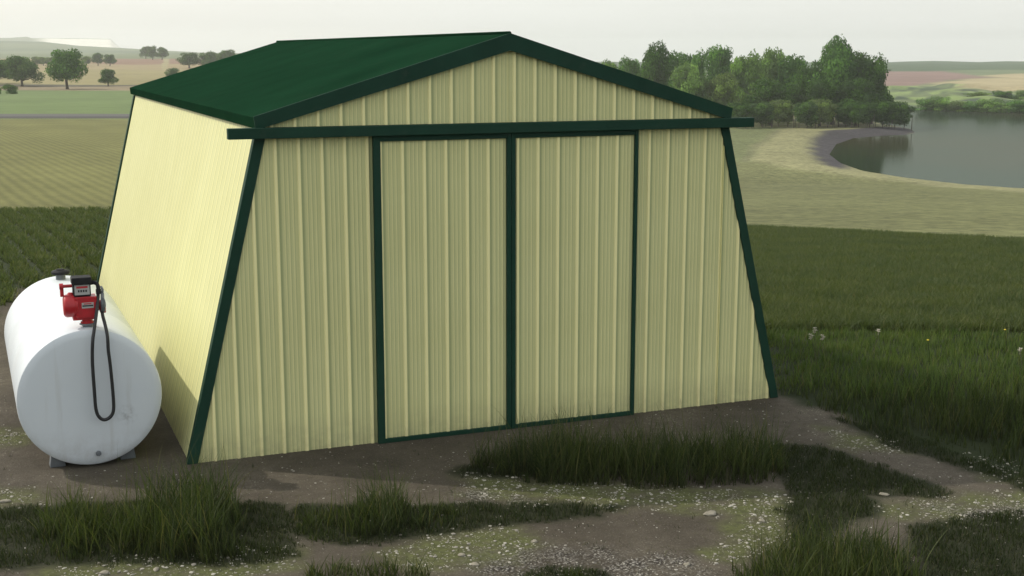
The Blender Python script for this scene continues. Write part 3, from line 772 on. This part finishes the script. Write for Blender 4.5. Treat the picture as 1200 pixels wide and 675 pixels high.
wood = [
 (712, 70, 34, 'tree', 0, LT, 290, 'pale green tree farthest left in the wood, just clearing the roof slope'),
 (738, 68, 32, 'tree', 1, MD, 300, 'low rounded tree in the wood between the roof slope and the first dark peak'),
 (764, 52.5, 40, 'tall', 0, DK, 285, 'dark peaked tree of the wood standing highest on the left side'),
 (789, 61, 36, 'tree', 2, MD, 300, 'mid green tree of the wood just right of the dark left peak'),
 (812, 61, 34, 'tree', 3, MD, 310, 'flat topped tree at the back of the wood, left of the middle peak'),
 (806, 74, 42, 'tree', 1, LT, 268, 'pale leafy tree at the front of the wood above the shed roof edge'),
 (841, 54.5, 44, 'tall', 1, MD, 295, 'tree forming the middle peak of the wood above the shed roof end'),
 (846, 84, 40, 'tree', 0, OL, 266, 'lower olive tree in front of the wood, near the end of the roof slope'),
 (872, 63, 44, 'tree', 3, LT, 275, 'broad sunlit pale tree in the middle of the wood'),
 (899, 58.5, 42, 'tall', 2, LT, 285, 'upright tree right of the broad sunlit tree in the wood'),
 (925, 65, 44, 'tree', 2, MD, 282, 'round tree left of the notch before the tallest tree'),
 (946, 78, 40, 'tree', 1, DK, 270, 'dark low tree filling the notch left of the tallest tree'),
 (973, 46.5, 56, 'tall', 0, MD, 268, 'tallest bright green pointed tree of the wood'),
 (998, 60, 46, 'tree', 0, DK, 274, 'dark tree leaning against the right of the tallest tree'),
 (1018, 66.5, 44, 'tree', 3, DK, 268, 'rightmost tree of the wood, its dark crown overhanging the lake shore'),
 (958, 92, 40, 'tree', 3, DK, 262, 'short dark tree at the foot of the tallest tree'),
 (900, 92, 46, 'tree', 1, DK, 264, 'short dark tree at the front of the wood under the broad sunlit one'),
 (1000, 90, 44, 'tree', 2, DK, 261, 'short dark tree low in the wood behind the right hedge bushes'),
]
for i, (px, yt, w, kd, vr, c, dd, lb) in enumerate(wood):
    tree(px, yt, 0, w, kd, vr, c, 'tree', 'tree', lb, GR, rot=i*1.3, dist=dd)
hedge = [
 (866, 116, 34, DK, 'dark bush of the shore row, partly behind the end of the door track'),
 (888, 116, 34, GY, 'greyish bush of the shore row just right of the door track end'),
 (916, 113, 34, OL, 'pale topped bush of the shore row below the short dark tree'),
 (940, 115, 32, GY, 'dull bush between the two pale topped bushes of the shore row'),
 (962, 112, 34, OL, 'pale topped bush of the shore row below the tallest tree'),
 (986, 116, 32, DK, 'dark bush of the shore row right of the second pale topped bush'),
 (1008, 115, 32, DK, 'dark bush of the shore row above the cove mud'),
 (1029, 115, 32, DK, 'dark bush with thin stems, second from the open water end of the row'),
 (1052, 115, 34, GY, 'last bush of the shore row, on the tip of the spit'),
]
for i, (px, yt, w, c, lb) in enumerate(hedge):
    tree(px, yt, 0, w, 'hedge', i % 2, c, 'bush', 'bush', lb, 'row of bushes along the lake shore', rot=YAW*-1+(i % 3)*.2-.2, dist=254+(i % 3)*2-(0 if i < 6 else (i-6)*1.0))
lefts = [
 (-4, 68, 98, 40, 'tree', 0, DK, 'dark tree cut off by the left edge of the picture'),
 (26, 65.5, 101, 38, 'tree', 1, GY, 'wide dark tree second from the left edge, above the two bushes'),
 (79, 57.5, 104.5, 42, 'tree', 2, MD, 'large lone green tree standing at the edge of the bright green field'),
 (127, 80, 101, 21, 'tree', 3, DK, 'small round tree right of the large lone tree, by the dark track'),
 (115, 61.5, 77, 13, 'tree', 0, GY, 'left one of two small trees on the brown field edge'),
 (129, 63.5, 77.5, 14, 'tree', 2, GY, 'right one of two small trees on the brown field edge'),
 (42, 66, 77, 12, 'tree', 3, OL, 'tiny tree right behind the wide dark tree, first of a short row'),
 (51, 66.5, 77, 12, 'tree', 1, OL, 'tiny tree in the middle of a short row behind the lone tree'),
 (59, 66.5, 77, 11, 'tree', 2, OL, 'tiny tree at the end of a short row, touching the lone tree'),
 (101, 65.5, 77, 12, 'tree', 1, OL, 'tiny tree showing just right of the lone green tree'),
 (171, 54.5, 69, 12, 'tree', 1, GY, 'leftmost of three small trees together on the far rise'),
 (179, 54, 70, 13, 'tree', 3, GY, 'middle one of three small trees together on the far rise'),
 (190, 55, 70, 13, 'tree', 0, GY, 'rightmost of three small trees together on the far rise'),
 (222, 61.5, 80, 26, 'tree', 2, GY, 'broad tree left of the roof slope beyond the field lane'),
 (203, 77, 91, 20, 'shrub', 0, DK, 'low tree in the field just above the left roof edge'),
 (246, 60.5, 80, 24, 'tree', 3, GY, 'tree partly hidden by the roof slope, next to the broad tree'),
 (266, 58.5, 80, 22, 'tree', 1, GY, 'rightmost field tree, only its top above the roof slope'),
]
for i, (px, yt, yb, w, kd, vr, c, lb) in enumerate(lefts):
    tree(px, yt, yb, w, kd, vr, c, 'tree', 'tree', lb, 'scattered field trees left of the shed', rot=i*1.1)
for px, yt, yb, w, c, lb in [(14, 95.5, 110, 21, DK, 'low bush under the wide dark tree at the left'), (-3, 98, 110, 14, DK, 'small bush cut off by the left edge of the picture')]:
    tree(px, yt, yb, w, 'shrub', 1, c, 'bush', 'bush', lb, 'bushes at the edge of the green field')
tree(1036, 80, 0, 6, 'shrub', 0, DK, 'bush', 'bush', 'tiny lone bush on the far brown field right of the wood', None, dist=880)
fs = [(1084, 117, 26, MD, 'dull bush on the far lake shore nearest the spit'), (1098, 113, 26, LT, 'bright green bush on the far shore, left of the dark gap'),
      (1117, 119, 24, OL, 'low bush on the far shore just right of the bright one'), (1134, 119, 26, MD, 'low mid green bush in the middle of the far shore'),
      (1152, 116, 26, LT, 'bright bush right of the middle of the far shore'), (1168, 120, 24, LT, 'low light bush between the two right hand far shore bushes'),
      (1190, 118, 30, MD, 'bush on the far shore at the right edge of the picture'), (1172, 108, 22, DK, 'dark bush standing behind the far shore row'),
      (1196, 107, 22, LT, 'light bush behind the far shore row at the right edge'), (1140, 110, 22, OL, 'olive bush standing behind the middle of the far shore row')]
for i, (px, yt, w, c, lb) in enumerate(fs):
    tree(px, yt-5, 0, w*1.35, 'shrub', i % 2, tuple(q*1.15 for q in c), 'bush', 'bush', lb, 'bushes on the far lake shore', rot=i*.9, dist=(348 if i < 7 else 385)-(max(0, px-1084)*.16 if i < 7 else 0))

# ------------------------------------------------------------------ grass and crop (uncountable)
def blades(P, h, w, lean, seg, seedv, tintr=None, curl=.6):
    """P (n,3) roots; returns verts, quads, tint"""
    n = len(P); r = np.random.default_rng(seedv)
    a = r.uniform(0, 2*np.pi, n); dirx, diry = np.cos(a), np.sin(a)
    b = r.uniform(0, 2*np.pi, n); lx, ly = np.cos(b)*lean, np.sin(b)*lean
    V = np.zeros((n, seg+1, 2, 3)); T = np.zeros((n, seg+1, 2, 3))
    rnd = r.uniform(0, 1, n) if tintr is None else tintr
    for k in range(seg+1):
        t = k/seg; wd = w*(1-t**1.6*.92)*.5
        off = t**(1+curl)
        cx = P[:, 0]+lx*h*off; cy = P[:, 1]+ly*h*off; cz = P[:, 2]+h*(t-.25*lean*t*t)
        for s, sg_ in enumerate((-1, 1)):
            V[:, k, s, 0] = cx+dirx*wd*sg_; V[:, k, s, 1] = cy+diry*wd*sg_; V[:, k, s, 2] = cz
        T[:, k, :, 0] = rnd[:, None]; T[:, k, :, 1] = t
    base = (np.arange(n)*(seg+1)*2)[:, None]
    q = np.concatenate([base+np.array([[2*k, 2*k+1, 2*k+3, 2*k+2]]) for k in range(seg)], 0)
    return V.reshape(-1, 3), q, T.reshape(-1, 3)
def scatter(P, dens, seedv, wamp=.0, wsc=.6, clump=0.0, csc=.35):
    P = np.array(P); lo_, hi_ = P.min(0), P.max(0); r = np.random.default_rng(seedv)
    n = int((hi_-lo_).prod()*dens); x = r.uniform(lo_[0], hi_[0], n); y = r.uniform(lo_[1], hi_[1], n)
    sd = sdpoly(x, y, P)
    if wamp: sd = sd+wamp*(wob(x, y, wsc, seedv)+.6*wob(x, y, wsc*.4, seedv+1))
    keep = sd < 0
    if clump: keep &= (r.uniform(0, 1, n) < np.clip(.55+clump*wob(x, y, csc, seedv+2), .06, 1))
    return x[keep], y[keep], -sd[keep]
def build_grass(name, sets, mat, label, cat):
    Vs, Qs, Ts, off = [], [], [], 0
    for V, Q, T in sets: Vs.append(V); Qs.append(Q+off); Ts.append(T); off += len(V)
    o = np_mesh(name, np.concatenate(Vs), np.concatenate(Qs), mat, attrs={'tint': ('FLOAT_VECTOR', np.concatenate(Ts))}, smooth=True)
    return tag(o, label, cat, kind='stuff')
# tall clumps: (polygon in px of the roots, height)
tall = [([(45, 612), (90, 600), (150, 600), (160, 640), (150, 655), (70, 655), (50, 640)], .34), ([(150, 610), (200, 590), (270, 586), (285, 610), (280, 640), (262, 662), (200, 660), (150, 650)], .50),
        ([(345, 605), (400, 600), (410, 618), (400, 636), (355, 630)], .22), ([(400, 612), (430, 592), (480, 594), (495, 610), (480, 626), (440, 632), (405, 636)], .40), ([(490, 596), (540, 592), (530, 620), (480, 625)], .18),
        ([(540, 548), (600, 534), (640, 530), (760, 532), (860, 530), (905, 524), (918, 545), (910, 566), (820, 571), (700, 572), (640, 568), (590, 558)], .42),
        ([(610, 545), (700, 540), (690, 571), (630, 566)], .50),
        ([(870, 672), (900, 650), (960, 640), (1040, 642), (1075, 660), (1085, 710), (860, 710)], .34), ([(340, 690), (350, 668), (440, 662), (500, 672), (510, 700)], .22), ([(600, 700), (612, 682), (680, 676), (720, 690), (720, 710)], .14)]
sets = []
for i, (q, h0) in enumerate(tall):
    x, y, e = scatter([at_z(*p) for p in q], 3000, 200+i, wamp=.11, wsc=.45, clump=.8, csc=.28)
    hh = h0*(.35+.65*np.clip(e/.22, 0, 1))*rng.uniform(.4, 1.15, len(x))*(1+.35*wob(x, y, .7, 77+i))
    sets.append(blades(np.stack([x, y, x*0-.01], 1), hh, rng.uniform(.005, .011, len(x)), rng.uniform(.05, .75, len(x)), 4, 300+i))
# thin edge of longer stems
for i, (q, h0) in enumerate(tall[:8]):
    x, y, e = scatter([at_z(*p) for p in q], 150, 400+i, wamp=.05)
    sets.append(blades(np.stack([x, y, x*0], 1), h0*rng.uniform(.9, 1.45, len(x)), rng.uniform(.006, .011, len(x)), rng.uniform(.05, .6, len(x)), 5, 500+i, tintr=rng.uniform(.6, 1, len(x))))
verge = [at(*p) for p in [(910, 463), (950, 476), (1000, 494), (1060, 512), (1130, 532), (1210, 560), (1330, 600), (1500, 640), (1500, 428), (1330, 402), (1200, 390.5), (1050, 388.5), (900, 387.5), (850, 387), (880, 420)]]
x, y, e = scatter(verge, 850, 600, wamp=.22, wsc=1.6, clump=.35, csc=.9)
hh = (.12+.30*sst(e, 0, .7))*(1-.55*sst(uv(x, y)[1], 14.0, 16.2))*rng.uniform(.55, 1.15, len(x))
vb_ = blades(np.stack([x, y, hgt(x, y)-.01], 1), hh, rng.uniform(.007, .015, len(x)), rng.uniform(.08, .5, len(x)), 3, 601)
sel = rng.uniform(0, 1, len(x)) < sst(uv(x, y)[1]+wob(x, y, 2.2, 88)*.5, 13.6, 16.0)  # outer blades get the sunlit tone, inner ones the painted shade
def pick(bl, k, seg):
    nv = (seg+1)*2; V3 = bl[0].reshape(-1, nv, 3)[k]; T3 = bl[2].reshape(-1, nv, 3)[k]; n = len(V3)
    b = (np.arange(n)*nv)[:, None]; q = np.concatenate([b+np.array([[2*j, 2*j+1, 2*j+3, 2*j+2]]) for j in range(seg)], 0)
    return V3.reshape(-1, 3), q, T3.reshape(-1, 3)
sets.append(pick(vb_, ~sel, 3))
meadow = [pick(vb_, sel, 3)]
build_grass('sunlit_meadow_grass', meadow, M['meadow'], 'lighter green meadow grass along the edge of the crop, sunlit tone added in its colour', 'grass')
build_grass('tall_grass', sets, M['tallgrass'], 'tall dark green grass in clumps in front of and beside the shed, verge shade mixed into its colour', 'grass')
sets = []
for i, q in enumerate(short_polys):
    x, y, e = scatter(q, 5200, 700+i, wamp=.06, wsc=.6, clump=.35)
    hh = .075*(.35+.65*np.clip(e/.1, 0, 1))*rng.uniform(.4, 1.3, len(x))
    sets.append(blades(np.stack([x, y, x*0-.004], 1), hh, rng.uniform(.004, .008, len(x)), rng.uniform(.1, .8, len(x)), 2, 720+i))
# stray tufts over the yard
yin = [at_z(*p) for p in [(0, 440), (0, 700), (1200, 700), (1200, 575), (1000, 500), (905, 470), (230, 545), (190, 545), (20, 560), (5, 450)]]
x, y, e = scatter(yin, 45, 760, clump=.6, csc=.8)
x = np.repeat(x, 7)+rng.normal(0, .018, len(x)*7); y = np.repeat(y, 7)+rng.normal(0, .018, len(y)*7)
k = rng.uniform(0, 1, len(x)) < np.clip(.25+.5*wob(x, y, 1.3, 44), .02, 1); x = x[k]; y = y[k]
k = ~((y > -.02) & (np.abs(x) < 3.45)); x = x[k]; y = y[k]
sets.append(blades(np.stack([x, y, x*0-.003], 1), rng.uniform(.015, .055, len(x)), rng.uniform(.003, .006, len(x)), rng.uniform(.3, 1, len(x)), 2, 761))
x, y, e = scatter(yin, 55, 770, clump=.6, csc=1.1)
k = ~((y > -.02) & (np.abs(x) < 3.45)); x = x[k]; y = y[k]; n_ = len(x); a_ = rng.uniform(0, 6.28, n_); l_ = rng.uniform(.03, .12, n_)
p0 = np.stack([x, y, np.full(n_, .006)], 1); d0 = np.stack([np.cos(a_), np.sin(a_), rng.uniform(-.03, .12, n_)], 1)*l_[:, None]; sd0 = np.stack([-np.sin(a_), np.cos(a_), a_*0], 1)*.0022
SV = np.stack([p0-sd0, p0+sd0, p0+d0*.5+sd0+[0, 0, .004], p0+d0*.5-sd0+[0, 0, .004], p0+d0+sd0*.4, p0+d0-sd0*.4], 1).reshape(-1, 3); b_ = (np.arange(n_)*6)[:, None]
ST = np.tile([1.0, 1.0, 0.0], (n_*6, 1)); sets.append((SV, np.concatenate([b_+np.array([[0, 1, 2, 3]]), b_+np.array([[3, 2, 4, 5]])], 0), ST))
build_grass('short_grass', sets, M['shortgrass'], 'short dark turf patches and stray tufts growing on the yard dirt', 'turf')
# crop in front of the lake field and left of the shed
sets = []
crop_r = [at(*p) for p in [(850, 388), (905, 389), (1050, 390), (1200, 392), (1330, 400), (1500, 424)]]+[at(*p) for p in [(1500, 300), (1200, 283.5), (875, 267.5), (780, 263)]]
x, y, e = scatter(crop_r, 190, 800, wamp=.18, wsc=2.5)
def crop(x, y, sd, hmul=1.0, wm=1.0):
    k = 7; n = len(x); r = np.random.default_rng(sd)
    X_ = np.repeat(x, k)+r.normal(0, .05, n*k); Y_ = np.repeat(y, k)+r.normal(0, .05, n*k)
    hh = r.uniform(.13, .24, n*k)*hmul*(1+.15*wob(X_, Y_, 3, 5))
    return blades(np.stack([X_, Y_, hgt(X_, Y_)-.01], 1), hh, r.uniform(.016, .032, n*k)*wm, r.uniform(.2, .9, n*k), 2, sd+1)
sets.append(crop(x, y, 801, 1.1, .6))
crop_l = [at(*p) for p in [(-120, 420), (-10, 372), (30, 338), (120, 330), (210, 330), (240, 246), (-120, 246)]]
x, y, e = scatter(crop_l, 120, 820)
dr = x*perp[0]+y*perp[1]; per = .5
ph_ = np.mod(dr, per)/per; dr2 = (np.abs(ph_-.5) < .30)
sets.append(crop(x[dr2], y[dr2], 821, .8))
build_grass('crop', sets, M['crop'], 'low leafy green crop filling the fields behind the shed', 'crop')

# pebbles (stuff)
pv, pq, pt = [], [], []
ico = bmesh.new(); bmesh.ops.create_icosphere(ico, subdivisions=1, radius=1); iv = np.array([v.co[:] for v in ico.verts]); ifc = np.array([[v.index for v in f_.verts] for f_ in ico.faces]); ico.free()
def pebs(x, y, smin, smax, sd, tn):
    r = np.random.default_rng(sd); n = len(x)
    s = smin*(smax/smin)**(r.uniform(0, 1, n)**2.2)
    a = r.uniform(0, 6.28, n); sc_ = np.stack([s, s*r.uniform(.5, .95, n), s*r.uniform(.25, .5, n)], 1)
    jit = 1+r.normal(0, .13, (n, len(iv), 1)); q = iv[None]*sc_[:, None]*jit
    c, s_ = np.cos(a)[:, None], np.sin(a)[:, None]
    q = np.stack([q[..., 0]*c-q[..., 1]*s_, q[..., 0]*s_+q[..., 1]*c, q[..., 2]], -1)
    q += np.stack([x, y, s*.12], 1)[:, None]
    off = sum(len(v) for v in pv)
    pv.append(q.reshape(-1, 3)); pq.append((ifc[None]+off+(np.arange(n)*len(iv))[:, None, None]).reshape(-1, 3)); pt.append(np.repeat(r.uniform(*tn, n), len(iv)))
for i, q in enumerate(moss_px):
    x, y, e = scatter([at_z(*p) for p in q], 700, 900+i, wamp=.1, clump=.5, csc=.5); pebs(x, y, .004, .023, 920+i, (.3, 1))
for i, q in enumerate(grav_px):
    x, y, e = scatter([at_z(*p) for p in q], 800 if i < 2 else 60, 940+i, wamp=.12, clump=.5, csc=.5); pebs(x, y, .005, .014, 960+i, (0, .9))
x, y, e = scatter(yin, 110, 980, clump=.5, csc=1.2)
k = ~((y > -.02) & (np.abs(x) < 3.45)); pebs(x[k], y[k], .004, .016, 981, (0, .8))
o = np_mesh('pebbles', np.concatenate(pv), np.concatenate(pq), M['pebble'], attrs={'tint': ('FLOAT', np.concatenate(pt))}, smooth=False)
tag(o, 'small pale pebbles and gravel scattered over the mossy dirt', 'gravel', kind='stuff')
# larger single stones
stones = [(832, 603, .085, 'flat pale stone at the right of the bare dirt patch'), (893, 611, .055, 'pale stone at the right on the mossy ground behind the big grass clump'), (541, 651, .05, 'round pale stone in the moss at the bottom middle'),
          (557, 662, .05, 'flat stone at the bottom, just below the round pale stone'), (625, 574, .05, 'pale stone left of the big grass clump, beside the turf'), (1036, 580, .06, 'stone on the dirt path near the tip of the turf'),
          (730, 584, .045, 'small flat stone just below the middle of the big grass clump'), (626, 635, .04, 'small stone above the gravel at the bottom middle'), (805, 662, .05, 'stone at the bottom right end of the gravel'),
          (122, 672, .06, 'pale stone at the bottom left below the tall grass'), (183, 668, .05, 'pale stone among the moss below the largest left grass clump'), (6, 588, .07, 'long pale stone at the left edge below the tank')]
for i, (px, py, s, lb) in enumerate(stones):
    s *= .72; p = at_z(px, py); bm = bmesh.new(); bmesh.ops.create_icosphere(bm, subdivisions=3, radius=1)
    for v in bm.verts:
        c = v.co.copy(); k = 1+.12*math.sin(c.x*3+i)+.10*math.sin(c.y*4+i*2)+.07*math.sin(c.z*7+c.x*5+i)
        v.co = Vector((c.x*s*k, c.y*s*.68*k, c.z*s*.34*k))
    me = bpy.data.meshes.new('stone'); bm.to_mesh(me); bm.free(); me.materials.append(M['rock']); me.polygons.foreach_set('use_smooth', [True]*len(me.polygons))
    o = bpy.data.objects.new('stone', me); LINK(o); o.location = (p[0], p[1], s*.12); o.rotation_euler = (0, 0, i*1.7)
    tag(o, lb, 'stone', 'pale stones lying on the yard')
# pale dry weeds and yellow flowers in the verge
def weed(px, py, h, lb, mat, nm, cat, nfl=16, grp=None):
    p = at_z(px, py); r = random.Random(px); root = empty(nm, (p[0], p[1], hgt1(*p)))
    tag(root, lb, cat, grp)
    for i in range(max(1, nfl//12)):
        st = MB(); fl = MB()
        a = r.uniform(0, 6.28); l = r.uniform(.02, .10); hh = h*r.uniform(.75, 1.05)
        top = (math.cos(a)*l, math.sin(a)*l, hh); st.tube([(0, 0, 0), (top[0]*.4, top[1]*.4, hh*.5), top], [.004, .003, .002], 5)
        for k in range(min(nfl//5+1, 5)):
            q = Vector(top)+Vector((r.uniform(-.014, .014), r.uniform(-.014, .014), -k*.014)); n_l = 5
            for w in range(n_l):
                b = w*6.28/n_l+k; d = Vector((math.cos(b), math.sin(b), .35)); e_ = Vector((-math.sin(b), math.cos(b), 0))
                j = len(fl.V); s = .028 if nm == 'dry_weed' else .013
                fl.V += [tuple(q), tuple(q+d*s*.6+e_*s*.35), tuple(q+d*s*1.2), tuple(q+d*s*.6-e_*s*.35)]; fl.F.append((j, j+1, j+2, j+3))
        if nm == 'dry_weed': fl.tube([top, (top[0], top[1], top[2]-.07)], .0025, 5)
        else: fl = MB().lathe((top[0], top[1], top[2]-.004), (0, 0, 1), [(0, .004), (.006, .017), (.012, .014), (.016, .003)], 8)
        so_ = st.build('stem', M['bark'] if nm == 'dry_weed' else M['shortgrass'], root); fl.build('flower_head', mat, so_)
weed(957, 424, .52, 'pale dry weed right of the shed wall, tallest of the weeds in the grass', M['petal'], 'dry_weed', 'weed', 40)
weed(1024, 409, .45, 'faint pink grey weed at the crop edge right of the tall dry weed', M['petal'], 'dry_weed', 'weed', 12)
weed(1198, 440, .42, 'pale dry weed at the right edge of the picture', M['petal'], 'dry_weed', 'weed', 12)
weed(1090, 432, .42, 'small yellow flower in the sunlit grass right of the shed', M['yellow'], 'wild_flower', 'flower', 4)
weed(1181, 404, .42, 'small yellow flower at the crop edge near the right border', M['yellow'], 'wild_flower', 'flower', 4)

# ------------------------------------------------------------------ haze
t = NT('haze'); v = t.n('ShaderNodeVolumePrincipled'); v.inputs['Color'].default_value = (.93, .94, .94, 1); v.inputs['Density'].default_value = .00022; v.inputs['Anisotropy'].default_value = .3
t.t.links.new(v.outputs[0], t.out.inputs['Volume'])
hb = MB().box(CX-5300, CX+5300, CY-5300, CY+5300, -62, 62).build('haze', t.m)
tag(hb, kind='stuff', label='pale haze lying over the whole countryside', cat='haze')

# ------------------------------------------------------------------ light
sun_dir = Vector((-.88, .80, 1.0)).normalized()
elev = math.asin(sun_dir.z); azim = math.atan2(sun_dir.x, sun_dir.y)
w = bpy.data.worlds.new('World'); scene.world = w; w.use_nodes = True; nt = w.node_tree; nt.nodes.clear()
ow = nt.nodes.new('ShaderNodeOutputWorld'); bg_ = nt.nodes.new('ShaderNodeBackground'); sk = nt.nodes.new('ShaderNodeTexSky')
sk.sky_type = 'NISHITA'; sk.sun_disc = False; sk.sun_elevation = elev; sk.sun_rotation = azim; sk.air_density = 1.0; sk.dust_density = 3.5; sk.ozone_density = 1.0; sk.altitude = 50

hs = nt.nodes.new('ShaderNodeHueSaturation'); hs.inputs['Saturation'].default_value = .75; nt.links.new(sk.outputs[0], hs.inputs['Color'])
tc = nt.nodes.new('ShaderNodeTexCoord'); sx = nt.nodes.new('ShaderNodeSeparateXYZ'); nt.links.new(tc.outputs['Generated'], sx.inputs[0])
# thin high cloud veil, as dense overhead to lift ambient light, with faint streaks
mpc = nt.nodes.new('ShaderNodeMapping'); mpc.inputs['Scale'].default_value = (1.5, 1.5, 14); nt.links.new(tc.outputs['Generated'], mpc.inputs[0])
nc = nt.nodes.new('ShaderNodeTexNoise'); nc.inputs['Scale'].default_value = 1.6; nc.inputs['Detail'].default_value = 5; nt.links.new(mpc.outputs[0], nc.inputs['Vector'])
r1 = nt.nodes.new('ShaderNodeMapRange'); nt.links.new(sx.outputs[2], r1.inputs[0]); r1.inputs[1].default_value = 0; r1.inputs[2].default_value = .5; r1.inputs[3].default_value = .80; r1.inputs[4].default_value = .8
r2 = nt.nodes.new('ShaderNodeMapRange'); nt.links.new(nc.outputs['Fac'], r2.inputs[0]); r2.inputs[1].default_value = .3; r2.inputs[2].default_value = .7; r2.inputs[3].default_value = .82; r2.inputs[4].default_value = 1.0
mu = nt.nodes.new('ShaderNodeMath'); mu.operation = 'MULTIPLY'; nt.links.new(r1.outputs[0], mu.inputs[0]); nt.links.new(r2.outputs[0], mu.inputs[1])
mxs = nt.nodes.new('ShaderNodeMix'); mxs.data_type = 'RGBA'; nt.links.new(mu.outputs[0], mxs.inputs[0]); nt.links.new(hs.outputs[0], mxs.inputs[6]); mxs.inputs[7].default_value = (5.05, 5.15, 5.0, 1)
mw = nt.nodes.new('ShaderNodeMix'); mw.data_type = 'RGBA'; mw.blend_type = 'MULTIPLY'; mw.inputs[0].default_value = 1; nt.links.new(mxs.outputs[2], mw.inputs[6]); mw.inputs[7].default_value = (1.0, 1.0, .98, 1)
nt.links.new(mw.outputs[2], bg_.inputs[0]); bg_.inputs[1].default_value = .15; nt.links.new(bg_.outputs[0], ow.inputs[0])
sl = bpy.data.lights.new('sun', 'SUN'); sl.energy = 2.0; sl.angle = R(.6); sl.color = (1, .93, .80)
so = bpy.data.objects.new('sun', sl); so.rotation_euler = sun_dir.to_track_quat('Z', 'Y').to_euler(); so.location = (-20, 20, 30); LINK(so)

scene.render.engine = 'CYCLES'
scene.view_settings.view_transform = 'Standard'; scene.view_settings.look = 'None'; scene.view_settings.gamma = 1; scene.view_settings.use_curve_mapping = False
scene.view_settings.exposure = 0.5
cy = scene.cycles
cy.use_denoising = True
try: cy.denoiser = 'OPENIMAGEDENOISE'
except Exception: pass
cy.max_bounces = 6; cy.diffuse_bounces = 3; cy.glossy_bounces = 3; cy.transmission_bounces = 4; cy.volume_bounces = 1; cy.transparent_max_bounces = 8
cy.sample_clamp_indirect = 6; cy.caustics_reflective = False; cy.caustics_refractive = False
